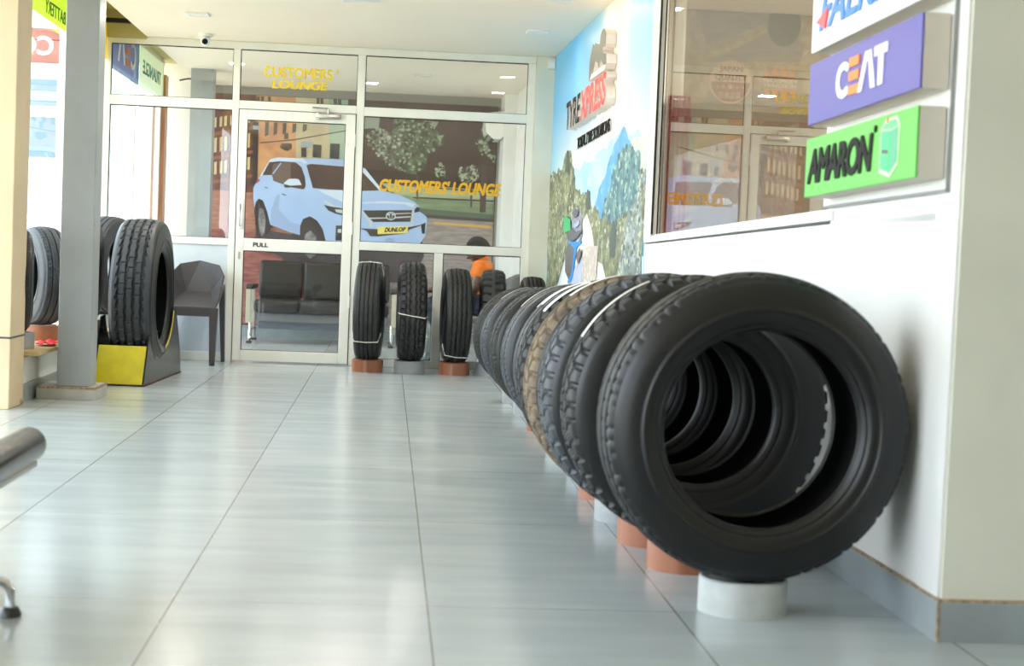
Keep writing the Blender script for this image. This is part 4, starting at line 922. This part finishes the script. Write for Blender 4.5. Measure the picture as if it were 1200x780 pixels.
# ------------------------------------------------------------------ faceted plastic armchair
ch = thing('plastic_armchair', 'dark grey faceted plastic armchair between the truck tyre and the glass door', 'chair', (-1.45, 12.10, 0), -.06)
V = {'T0': (0, .22, .775), 'M': (.095, .17, .535), 'T1': (.150, .19, .745), 'T2': (.205, .09, .665), 'A': (.213, -.14, .50), 'F': (.195, -.215, .425), 'S': (.045, -.22, .425)}
b2 = bmesh.new(); vv = {}
def gv(k, sg):
    key = (k, sg if k != 'T0' else 1)
    if key not in vv: p = V[k]; vv[key] = b2.verts.new((p[0]*sg, p[1], p[2]))
    return vv[key]
for sg in (1, -1):
    for f in (('T0', 'T1', 'M'), ('T1', 'T2', 'M'), ('T2', 'A', 'M'), ('A', 'F', 'M'), ('M', 'F', 'S')):
        q = [gv(k, sg) for k in f]; b2.faces.new(q if sg > 0 else q[::-1])
b2.faces.new([gv('T0', 1), gv('M', 1), gv('M', -1)]); b2.faces.new([gv('M', 1), gv('S', 1), gv('S', -1), gv('M', -1)])
bmesh.ops.recalc_face_normals(b2, faces=b2.faces[:])
s = MB(); s.add(b2); o = s.build('shell', M_dark, ch); md = o.modifiers.new('thickness', 'SOLIDIFY'); md.thickness = .016; md.offset = 0
s = MB(); s.bb(-.19, .19, -.225, -.205, .365, .428, .004); s.build('front_rail', M_dark, ch)
def taper(a, b, wa, wb, da, db):
    b2 = bmesh.new(); A = []; B = []
    for sx, sy in ((-1, -1), (1, -1), (1, 1), (-1, 1)):
        A.append(b2.verts.new((a[0]+sx*wa/2, a[1]+sy*da/2, a[2]))); B.append(b2.verts.new((b[0]+sx*wb/2, b[1]+sy*db/2, b[2])))
    b2.faces.new(A); b2.faces.new(B[::-1])
    for k in range(4): b2.faces.new([A[k], B[k], B[(k+1) % 4], A[(k+1) % 4]])
    bmesh.ops.bevel(b2, geom=b2.edges[:], offset=.003, segments=1, affect='EDGES')
    s = MB(); s.add(b2); return s
for sx in (1, -1):
    taper((sx*.185, -.205, .43), (sx*.185, -.215, 0), .062, .038, .06, .035).build('leg', M_dark, ch)
    taper((sx*.185, .13, .60), (sx*.195, .22, 0), .045, .028, .05, .03).build('leg', M_dark, ch)
for sx in (1, -1): taper((sx*.205, -.15, .47), (sx*.2, .11, .60), .016, .016, .06, .09).build('side_web', M_dark, ch)

# ------------------------------------------------------------------ benches
M_cream_arm = mat('pale_arm_panel', (.80, .76, .68), .3, var=.05)
def cushion(w, d, h, bev=.03):
    b2 = bmesh.new(); bmesh.ops.create_cube(b2, size=1)
    for v in b2.verts: v.co = Vector((v.co.x*w, v.co.y*d, v.co.z*h))
    bmesh.ops.bevel(b2, geom=b2.edges[:], offset=bev, segments=4, profile=.5, affect='EDGES')
    for f in b2.faces: f.smooth = True
    return b2
sf = thing('waiting_sofa', 'dark leather waiting sofa with pale arm panels in the lounge behind the door', 'sofa', (-.60, 15.05, 0))
for i in range(3):
    x = -.42+i*.42
    s = MB(); s.add(cushion(.415, .56, .12, .035), Matrix.Translation((x, .02, .345))); s.build('seat_cushion', M_brownl, sf, True)
    s = MB(); s.add(cushion(.415, .11, .38, .04), Matrix.Translation((x, .33, .58)) @ Matrix.Rotation(-.18, 4, 'X')); s.bb(x-.2, x+.2, .255, .262, .545, .55); s.build('back_cushion', M_brownl, sf, True)
s = MB(); s.bb(-.62, .62, -.20, .30, .20, .286, .01); s.build('seat_base', mat('grey_leather', (.42, .41, .42), .4), sf)
s = MB(); s.bb(-.60, .60, -.05, .0, .125, .20, .005); s.build('beam', mat('blue_grey_beam', (.45, .48, .54), .35), sf)
for sx in (-1, 1):
    for a, b, z in ((-.28, -.25, .19), (.18, .21, .10)): MB().bb(sx*.675-.022, sx*.675+.022, a, b, z, .50, .004).build('arm_panel', M_cream_arm, sf)
    s = MB(); s.add(cushion(.075, .52, .045, .018), Matrix.Translation((sx*.665, -.03, .522))); s.build('arm_pad', M_leather, sf, True)
    s = MB(); s.tube([(sx*.655, -.22, .20), (sx*.655, -.235, .12), (sx*.655, -.26, .05), (sx*.655, -.31, .018)], .017, 10); s.tube([(sx*.655, .20, .12), (sx*.655, .22, .05), (sx*.655, .25, .018)], .017, 10); s.tube([(sx*.655, -.235, .12), (sx*.655, .20, .12)], .014, 10); s.build('leg', M_chrome, sf, True)
    for y in (-.31, .25): MB().box((sx*.655, y, .0125), (.05, .06, .023), .008).build('foot', M_leather, sf)
bn = thing('waiting_bench', 'black padded bench end with a chrome foot at the left edge of the foreground', 'bench', (-1.35, 3.7, 0))
s = MB(); R_ = .046; prof = [(0, -.60), (.030, -.60), (.042, -.594), (R_, -.58), (R_, .50), (.043, .512), (.034, .52), (.02, .524), (0, .525)]
s.lathe(prof, (.43, 0, .372), 28, Matrix.Rotation(-PI/2, 4, 'X')); s.build('arm_pad', mat('bronze_leather', (.19, .17, .155), .25, spec=.6, bump=.05, bscale=60), bn, True)
s = MB(); s.bb(.405, .455, -.58, .50, .312, .334, .006); s.build('arm_rail', M_steel, bn)
s = MB(); s.add(cushion(.74, 1.02, .10, .035), Matrix.Translation((0, -.04, .30))); s.build('seat_cushion', M_leather, bn, True)
s = MB(); s.bb(-.42, .42, -.03, .03, .20, .25, .006); s.build('beam', M_steel, bn)
for y in (.15, -.50):
    s = MB(); s.tube([(-.30, y, .20), (-.2, y, .09), (.20, y, .085), (.44, y, .085), (.462, y, .080), (.472, y, .066), (.474, y, .02)], .0125, 12); s.tube([(.40, y, .085), (.41, y, .32)], .012, 10); s.build('leg', M_chrome, bn, True)
    s = MB(); s.lathe([(0, 0), (.026, 0), (.026, .008), (.018, .024), (0, .024)], (.474, y, .0), 20); s.build('foot', M_leather, bn, True)
    s = MB(); s.lathe([(0, 0), (.026, 0), (.026, .20), (0, .20)], (-.30, y, .0), 16); s.build('leg', M_chrome, bn, True)

# ------------------------------------------------------------------ man in orange seated in the lounge
def skin(name, verts, edges, radii, root=0, sub=2):
    me = bpy.data.meshes.new(name); me.from_pydata(verts, edges, []); o = bpy.data.objects.new(name, me); COL.objects.link(o)
    md = o.modifiers.new('skin', 'SKIN'); md.use_smooth_shade = True
    for i, sv in enumerate(me.skin_vertices[0].data):
        r = radii[i]; sv.radius = r if isinstance(r, tuple) else (r, r); sv.use_root = i == root
    o.modifiers.new('sub', 'SUBSURF').levels = sub
    return eval_mesh(o, name)
def fuse(name, meshes, voxel, m, parent, smooth_it=4):
    """melt overlapping closed pieces into one continuous surface"""
    bm = bmesh.new()
    for me in meshes: bm.from_mesh(me)
    me = bpy.data.meshes.new(name); bm.to_mesh(me); bm.free()
    o = bpy.data.objects.new(name, me); COL.objects.link(o)
    r = o.modifiers.new('remesh', 'REMESH'); r.mode = 'VOXEL'; r.voxel_size = voxel; r.use_smooth_shade = True
    if smooth_it: k = o.modifiers.new('soft', 'SMOOTH'); k.iterations = smooth_it; k.factor = .5
    me2 = eval_mesh(o, name); me2.materials.clear(); me2.materials.append(m); me2.shade_smooth()
    return put(bpy.data.objects.new(name, me2), parent)
M_skin = mat('dark_brown_skin', (.37, .25, .20), .45, var=.08, vscale=14)
M_shirt = mat('orange_cotton', (.98, .50, .12), .8, var=.10, vscale=9, bump=.15, bscale=25)
M_jean = mat('navy_denim', (.20, .22, .29), .8, var=.15, vscale=20)
man = thing('person', 'seated person in an orange polo shirt looking down, behind the lounge glass', 'person', (1.0, 13.42, 0))
# the figure faces -X; y is left/right. lengths are for a slim adult
bv = [(-.13, 0, .47), (-.15, 0, .58), (-.175, 0, .70), (-.195, 0, .785), (-.208, 0, .845), (-.228, 0, .885), (-.250, 0, .92)]
be = [(0, 1), (1, 2), (2, 3), (3, 4), (4, 5), (5, 6)]
br = [(.115, .115), (.095, .095), (.090, .090), (.085, .085), (.055, .06), (.052, .052), (.055, .055)]
for sy in (1, -1):
    k = len(bv)
    bv += [(-.195, sy*.14, .797), (-.21, sy*.205, .772), (-.245, sy*.235, .66), (-.30, sy*.235, .565), (-.44, sy*.19, .585), (-.585, sy*.125, .60), (-.63, sy*.115, .592)]
    be += [(3, k), (k, k+1), (k+1, k+2), (k+2, k+3), (k+3, k+4), (k+4, k+5), (k+5, k+6)]
    br += [.068, .060, .050, .043, .038, .028, .030]
    k = len(bv)
    bv += [(-.17, sy*.10, .47), (-.38, sy*.13, .485), (-.63, sy*.14, .475), (-.66, sy*.14, .40), (-.645, sy*.14, .22), (-.63, sy*.14, .085)]
    be += [(0, k), (k, k+1), (k+1, k+2), (k+2, k+3), (k+3, k+4), (k+4, k+5)]
    br += [.095, .082, .062, .056, .052, .036]
body = [skin('b', bv, be, br)]
# head with face, turned down
hb = bmesh.new(); bmesh.ops.create_uvsphere(hb, u_segments=40, v_segments=28, radius=1)
for v in hb.verts:
    x, y, z = v.co                                    # face towards -x
    fr = max(0, -x); jaw = max(0, -z)
    w = .073*(1-.30*jaw**1.5); dpt = .098*(1-.10*jaw); hgt = .115
    px, py, pz = x*dpt, y*w, z*hgt
    if x < 0:
        px = -abs(x)**.85*dpt
        eye = math.exp(-((abs(y)-.40)/.20)**2-((z-.06)/.13)**2); px += .014*eye*fr
        px -= .010*math.exp(-(y/.55)**2-((z-.25)/.12)**2)*fr      # brow
        px -= .010*math.exp(-(y/.30)**2-((z+.80)/.16)**2)         # chin
        px -= .009*math.exp(-(y/.30)**2-((z+.48)/.06)**2)*fr-.0; px -= .008*math.exp(-(y/.26)**2-((z+.60)/.05)**2)*fr   # lips
        px += .005*math.exp(-(y/.35)**2-((z+.54)/.03)**2)*fr
    else: px *= 1.06
    v.co = (px, py, pz)
HM = Matrix.Translation((-.238, 0, .943)) @ Matrix.Rotation(-.42, 4, 'Y')
def hm(b2):
    me = bpy.data.meshes.new('h'); bmesh.ops.transform(b2, matrix=HM, verts=b2.verts[:]); b2.to_mesh(me); b2.free(); return me
def ell(c, r, seg=14):
    b2 = bmesh.new(); bmesh.ops.create_uvsphere(b2, u_segments=seg, v_segments=10, radius=1)
    for v in b2.verts: v.co = Vector((v.co.x*r[0]+c[0], v.co.y*r[1]+c[1], v.co.z*r[2]+c[2]))
    return b2
body += [hm(hb), hm(ell((-.100, 0, -.028), (.020, .016, .015))), hm(ell((-.092, 0, -.006), (.012, .009, .026)))]
for sy in (1, -1): body += [hm(ell((.008, sy*.073, -.004), (.020, .008, .032))), hm(ell((-.084, sy*.026, .008), (.012, .012, .009)))]
# hands resting on the knees: palm, four bent fingers, thumb
for sy in (1, -1):
    bx, by, bz = -.66, sy*.12, .588
    body.append(skin('p', [(bx+.045, by, bz), (bx, by, bz-.004), (bx-.03, by, bz-.012)], [(0, 1), (1, 2)], [(.024, .030), (.036, .016), (.036, .014)]))
    for i, (oy, L) in enumerate(((-.030, .062), (-.010, .072), (.011, .068), (.031, .052))):
        body.append(skin('f', [(bx-.015, by+oy*.9, bz-.010), (bx-.045, by+oy, bz-.016), (bx-.045-L*.45, by+oy*1.1, bz-.042), (bx-.045-L*.55, by+oy*1.1, bz-.042-L*.5)], [(0, 1), (1, 2), (2, 3)], [.0095, .0095, .0085, .0075]))
    body.append(skin('t', [(bx+.02, by-sy*.02, bz-.008), (bx-.005, by-sy*.055, bz-.018), (bx-.035, by-sy*.066, bz-.035)], [(0, 1), (1, 2)], [.013, .0105, .009]))
fuse('body', body, .006, M_skin, man, 3)
sv = [(-.13, 0, .50), (-.15, 0, .59), (-.175, 0, .70), (-.195, 0, .782), (-.202, 0, .835)]
se = [(0, 1), (1, 2), (2, 3), (3, 4)]; sr = [(.135, .135), (.115, .115), (.108, .108), (.102, .102), (.072, .072)]
for sy in (1, -1):
    k = len(sv); sv += [(-.195, sy*.14, .80), (-.212, sy*.21, .772), (-.242, sy*.238, .69)]; se += [(3, k), (k, k+1), (k+1, k+2)]; sr += [.082, .074, .070]
sh = fuse('polo_shirt', [skin('s', sv, se, sr)], .007, M_shirt, man, 3)
s = MB(); s.lathe([(.070, -.014), (.082, -.005), (.076, .020), (.066, .022), (.062, .0)], (-.210, 0, .852), 24, Matrix.Rotation(-.45, 4, 'Y'), closed=True); s.build('collar', M_shirt, sh, True)
tv = [(-.13, 0, .47), (-.15, 0, .59)]; te = [(0, 1)]; tr = [(.122, .122), (.10, .10)]
for sy in (1, -1):
    k = len(tv); tv += [(-.17, sy*.10, .475), (-.38, sy*.13, .485), (-.635, sy*.14, .475), (-.668, sy*.14, .40), (-.650, sy*.14, .22), (-.635, sy*.14, .10)]
    te += [(0, k), (k, k+1), (k+1, k+2), (k+2, k+3), (k+3, k+4), (k+4, k+5)]; tr += [.108, .093, .074, .068, .064, .060]
fuse('trousers', [skin('t', tv, te, tr)], .008, M_jean, man, 3)
hb = bmesh.new(); bmesh.ops.create_uvsphere(hb, u_segments=36, v_segments=20, radius=1)
bmesh.ops.delete(hb, geom=[v for v in hb.verts if v.co.z < (.42 if v.co.x < -.3 else .42-.75*(v.co.x+.3) if v.co.x < .5 else -.2)], context='VERTS')
for v in hb.verts: v.co = Vector((v.co.x*(.103 if v.co.x < 0 else .110), v.co.y*.079, v.co.z*.121))
bmesh.ops.transform(hb, matrix=HM, verts=hb.verts[:]); s = MB(); s.add(hb); s.build('hair', mat('black_hair', (.09, .08, .08), .8, bump=.4, bscale=180), man, True)
for sy in (1, -1):
    s = MB(); b2 = cushion(.25, .095, .085, .035); s.add(b2, Matrix.Translation((-.695, sy*.14, .0435))); s.build('shoe', mat('black_shoe', (.10, .10, .11), .4), man, True)
# his chair
gc = thing('tub_chair', 'grey rounded tub chair under the seated person', 'chair', (1.0, 13.42, 0))
M_tub = mat('grey_plastic', (.45, .46, .47), .45)
prof = []
b2 = bmesh.new(); rows_ = []
for i in range(13):
    a = math.radians(-105+i*17.5); row = []
    top = .75-.16*max(0, (abs(i-6)-3)/3)**1.5
    for z, k in ((.345, .80), (.42, .95), (.55, 1.0), (.68, 1.02), (top, 1.03)): row.append(b2.verts.new((-.02+.24*k*math.cos(a), .27*k*math.sin(a), min(z, top))))
    rows_.append(row)
for A, B in zip(rows_, rows_[1:]):
    for j in range(4): f = b2.faces.new([A[j], B[j], B[j+1], A[j+1]]); f.smooth = True
s = MB(); s.add(b2); o = s.build('back_shell', M_tub, gc, True); md = o.modifiers.new('thickness', 'SOLIDIFY'); md.thickness = .02; md.offset = -1
s = MB(); s.add(cushion(.42, .44, .055, .025), Matrix.Translation((-.04, 0, .332))); s.build('seat', M_tub, gc, True)
for sx, sy in ((1, 1), (1, -1), (-1, 1), (-1, -1)):
    s = MB(); s.tube([(sx*.14-.03, sy*.16, .32), (sx*.18-.03, sy*.20, 0.002)], .011, 10); s.build('leg', M_chrome, gc, True)
# crumpled bag
b2 = bmesh.new(); bmesh.ops.create_icosphere(b2, subdivisions=4, radius=1)
from mathutils import noise
for v in b2.verts:
    n = noise.noise(v.co*3.2)*.30+noise.noise(v.co*7)*.16
    r = 1+n; zz = v.co.z
    v.co = Vector((v.co.x*r*.075*(1-.35*max(0, zz)), v.co.y*r*.085*(1-.35*max(0, zz)), .185+zz*.183*(1+.1*n)))
zl = min(v.co.z for v in b2.verts)
for v in b2.verts: v.co.z = max(v.co.z-zl, 0)+.0005
s = MB(); s.add(b2); o = s.build('plastic_bag', mat('silvery_film', (.62, .64, .66), .2, metal=.5, spec=.8), None); o.location = (.325, 13.06, 0); tag(o, 'crumpled silvery plastic bag on the lounge floor behind the second tyre from the door', 'bag')
# air conditioner on the lounge pier
ac = thing('air_conditioner', 'white wall air conditioner high on the right pier of the lounge', 'air conditioner', (1.074, 15.60, 2.03))
s = MB(); s.prism([(0, .03), (-.03, 0), (-.10, 0), (-.17, .06), (-.18, .14), (-.17, .25), (0, .27)], .50, Matrix(((1, 0, 0, 0), (0, 0, 1, -.25), (0, 1, 0, 0), (0, 0, 0, 1)))); s.build('casing', M_white, ac)
s = MB(); s.box((-.10, 0, .004), (.035, .46, .012), .002); s.box((-.150, 0, .035), (.03, .46, .010), .002, Matrix.Rotation(-.7, 4, 'Y')); s.build('louvre', mat('louvre_grey', (.36, .34, .32), .5), ac)
s = MB(); s.tube([(-1.98, 14.9, 2.40), (-1.9, 14.9, 2.42), (-1.72, 14.9, 2.40), (-1.70, 14.9, 2.37)], .008, 8); o = s.build('curtain_rod', M_dark, None, True); tag(o, 'short dark rod under the lounge ceiling edge beside the grey column', 'rod'); 

# ------------------------------------------------------------------ office poster seen through the side window
PY = 9.69
po = thing('poster', 'sandy desert poster with round badges inside the office behind the side window', 'poster', (2.3, PY, 2.2))
def on_po(o): o.parent = po; return o
M_sand = leafy('print_sand', (.62, .54, .40), (.76, .68, .53), (.86, .79, .66), 14)
MB().bb(-.62, .62, -.012, 0, -.30, .26).build('sheet', M_sand, po)
s = MB(); pb = Matrix(((1, 0, 0, 0), (0, 0, -1, -.0122), (0, 1, 0, 0), (0, 0, 0, 1)))
s.prism([(-.40, -.30), (.62, -.30), (.62, -.22), (-.34, -.19)], .001, pb, m=mat('print_road', (.46, .43, .38), .5)); s.prism([(-.45, .26), (-.40, .05), (-.28, .10), (.10, .26)], .001, pb, m=mat('print_road', (.46, .43, .38), .5)); s.prism([(-.42, -.05), (.20, -.02), (.22, .08), (.10, .22), (-.25, .02)], .001, pb, m=mat('print_road', (.46, .43, .38), .5))
s.prism([(.08+.11*math.cos(a)*(1 if math.cos(a) > 0 else .9), .20+.13*math.sin(a)) for a in [2*PI*k/28 for k in range(28)]], .002, pb, m=mat('print_tyre_dark', (.34, .32, .28), .5))
s.build('picture', None, po)
def disc(cx, cz, r, m, name, e, n=40, a0=0, a1=360):
    s = MB(); pts = [(cx+r*math.cos(math.radians(a0+(a1-a0)*k/n)), cz+r*math.sin(math.radians(a0+(a1-a0)*k/n))) for k in range(n+1 if a1-a0 < 360 else n)]
    s.prism(pts, .001, Matrix(((1, 0, 0, 0), (0, 0, -1, -.0125-e), (0, 1, 0, 0), (0, 0, 0, 1)))); return s.build(name, m, po)
cx, cz = -.235, -.165
disc(cx, cz, .132, mat('badge_peach', (.93, .80, .66), .5), 'badge', .002)
disc(cx, cz, .122, mat('badge_brown', (.66, .44, .36), .5), 'badge_half', .0035, 30, 180, 360)
bt = mat('badge_ink', (.45, .38, .33), .5)
pm_ = lambda x, z, e: backM(x, -.0125-e, z)
text('lettering', 'JAPAN', bt, pm_(cx-.072, cz+.055, .0035), .145, .042, po, .001, .03)
text('lettering', 'QUALITY', bt, pm_(cx-.098, cz+.006, .0035), .20, .040, po, .001, .03)
wt = mat('badge_cream', (.93, .84, .74), .5)
s = MB()
for q, (dx, rr) in enumerate(((-.08, .010), (-.042, .011), (0, .02), (.042, .011), (.08, .010))):
    s.prism([(cx+dx+(rr if k % 2 == 0 else rr*.42)*math.cos(PI/2+k*PI/5), cz-.03+(rr if k % 2 == 0 else rr*.42)*math.sin(PI/2+k*PI/5)) for k in range(10)], .001, pm_(0, 0, .005))
s.build('stars', wt, po)
text('lettering', '\u65e5\u672c\u54c1\u8cea', wt, pm_(cx-.068, cz-.102, .005), .136, .042, po, .001, .01)
cx, cz = .075, -.155
s = MB()
for x in (-.085, -.03, .025, .08):
    s.prism([(cx+x-.02, cz+.03), (cx+x+.02, cz+.03), (cx+x+.006, cz+.11-abs(x)*.5), (cx+x-.022, cz+.11-abs(x)*.5)], .001, pm_(0, 0, .003))
    s.prism([(cx+x-.022, cz-.038), (cx+x+.018, cz-.038), (cx+x+.022, cz-.125+abs(x)*.5), (cx+x, cz-.125+abs(x)*.5)], .001, pm_(0, 0, .003))
s.prism([(cx-.11, cz+.026), (cx+.11, cz+.026), (cx+.10, cz+.04), (cx-.10, cz+.04)], .001, pm_(0, 0, .003)); s.prism([(cx-.11, cz-.042), (cx+.11, cz-.042), (cx+.11, cz-.034), (cx-.11, cz-.034)], .001, pm_(0, 0, .003))
s.build('flame_badge', mat('badge_orange', (.95, .62, .32), .5), po)
text('lettering', 'MAXIMUM', M_white, pm_(cx-.105, cz+.0, .003), .21, .022, po, .001, .01); text('lettering', 'TRACTION', M_white, pm_(cx-.105, cz-.029, .003), .21, .022, po, .001, .01)
rd = MB(); zz = [(1.372+.118*k/24, .006*math.sin(k*1.3)) for k in range(25)]
rd.prism([(x, y) for x, y in zz]+[(x, y+.004) for x, y in zz[::-1]], 1.75, Matrix.Translation((0, 7.895, 0)))
o = rd.build('curtain', mat('dark_red_cloth', (.62, .10, .11), .6, var=.1), None); tag(o, 'narrow dark red hanging behind the far edge of the side window', 'curtain')

# ------------------------------------------------------------------ outdoors beyond the shop front
s = MB(); s.bb(-90, 60, -60, 90, -.32, -.14); struct('ground', s, mat('pale_paving', (.80, .76, .68), .9, var=.05, vscale=.5), 'pale sunlit yard outside')
bb_ = thing('billboard', 'pale red roadside board with white letters above a bathroom picture outside', 'billboard', (-6.18, 28, -.14))
s = MB()
for x in (-.9, .9): s.bb(x-.06, x+.06, .06, .18, 0, 4.6)
s.build('post', M_steel, bb_)
MB().bb(-1.2, .78, 0, .06, 1.6, 4.75).build('panel', mat('board_white', (.95, .96, .96), .5), bb_)
MB().bb(-1.2, .40, -.012, 0, 4.02, 4.62).build('red_header', mat('faded_red', (.55, .24, .24), .5), bb_)
text('lettering', 'CO', WH, Matrix(((-1, 0, 0, .30), (0, 0, -1, -.014), (0, 1, 0, 4.16), (0, 0, 0, 1))), .62, .32, bb_, .01, .02)
s = MB(); s.bb(-1.1, .38, -.012, 0, 2.4, 3.75, m=mat('bath_blue', (.46, .57, .64), .5)); s.bb(-1.1, .38, -.02, -.012, 3.1, 3.28, m=WH); s.box((-.35, -.016, 2.55), (.36, .02, .26), .01, None, WH); s.box((-.35, -.016, 2.38), (.22, .02, .2), .01, None, WH); s.box((-.42, -.016, 2.98), (.16, .02, .12), .01, None, mat('bath_grey', (.25, .33, .40), .5)); s.box((-.36, -.016, 1.92), (1.4, .02, .30), .01, None, WH)
s.build('picture', None, bb_)
random.seed(3)
shb = thing('dry_shrub', 'dry leafless shrub outside the shop front behind the shelf tyres', 'shrub', (-4.1, 16.4, -.14))
s = MB()
for k in range(60):
    a = random.uniform(0, 2*PI); L = random.uniform(.6, 1.45); sp = random.uniform(.15, .7)
    p = Vector((random.uniform(-.4, .4), random.uniform(-.4, .4), 0)); pts = [p]
    for i in range(4): p = p+Vector((math.cos(a)*sp*L/4+random.uniform(-.04, .04), math.sin(a)*sp*L/4+random.uniform(-.04, .04), L/4)); pts.append(p.copy())
    s.tube(pts, .006, 4, rr=[.009, .007, .005, .004, .002])
    for q in pts[2:]: s.tube([q, q+Vector((random.uniform(-.2, .2), random.uniform(-.2, .2), random.uniform(.02, .2)))], .003, 3)
s.build('twigs', mat('dry_twig', (.62, .55, .46), .8), shb)

# ------------------------------------------------------------------ light
W = bpy.data.worlds.new('sky'); SC.world = W; W.use_nodes = True
bg = W.node_tree.nodes['Background']; bg.inputs[0].default_value = (.80, .91, 1, 1); bg.inputs[1].default_value = 6.5
def lamp(name, kind, loc, e, size=None, rot=None, col=(1, 1, 1)):
    L = bpy.data.lights.new(name, kind); L.energy = e; L.color = col
    if kind == 'AREA': L.shape = 'RECTANGLE'; L.size, L.size_y = size
    o = bpy.data.objects.new(name, L); o.location = loc; COL.objects.link(o)
    if rot: o.rotation_euler = rot
    return o
sun = lamp('sun', 'SUN', (20, -10, 30), 9.0, col=(1, .93, .82)); sun.data.angle = .02
sun.rotation_euler = Vector((-.55, .12, -.83)).to_track_quat('-Z', 'Y').to_euler()
lamp('office_fill_lamp', 'AREA', (2.8, 7.4, CZ-.02), 150, (1.2, .3), None, (1, .93, .82))  # added area light with no fitting, brightens the room behind the side window
lamp('lounge_ceiling_lamp', 'AREA', (-.9, 14.2, CZ-.015), 9, (.13, .13), None, (1, .95, .87)); lamp('lounge_ceiling_lamp', 'AREA', (.25, 14.1, CZ-.015), 9, (.13, .13), None, (1, .95, .87))
for p, e in (((-.22, 9.93), 30), ((-1.352, 11.0), 14), ((.977, 11.0), 2), ((.992, 9.62), 2)): lamp('hall_ceiling_lamp', 'AREA', (*p, CZ-.015), e, (.12, .12), None, (1, .92, .82))

# ------------------------------------------------------------------ camera
cam = bpy.data.cameras.new('camera'); co = bpy.data.objects.new('camera', cam); COL.objects.link(co)
cam.sensor_width = 36; cam.lens = 36*1850/1200; cam.clip_end = 300
Rm = Matrix(((.99611, -.03687, -.08003), (-.07803, .05274, -.99556), (.04093, .99793, .04966)))
Mx = Rm.to_4x4(); Mx.translation = (0, 0, .92); co.matrix_world = Mx
cam.dof.use_dof = True; cam.dof.focus_distance = 9.5; cam.dof.aperture_fstop = 4.0; cam.dof.aperture_blades = 7
SC.camera = co
SC.view_settings.view_transform = 'Standard'; SC.view_settings.look = 'None'; SC.view_settings.exposure = .05; SC.view_settings.gamma = 1; SC.view_settings.use_curve_mapping = False
SC.cycles.use_denoising = True; SC.cycles.max_bounces = 12; SC.cycles.transparent_max_bounces = 16; SC.cycles.diffuse_bounces = 6
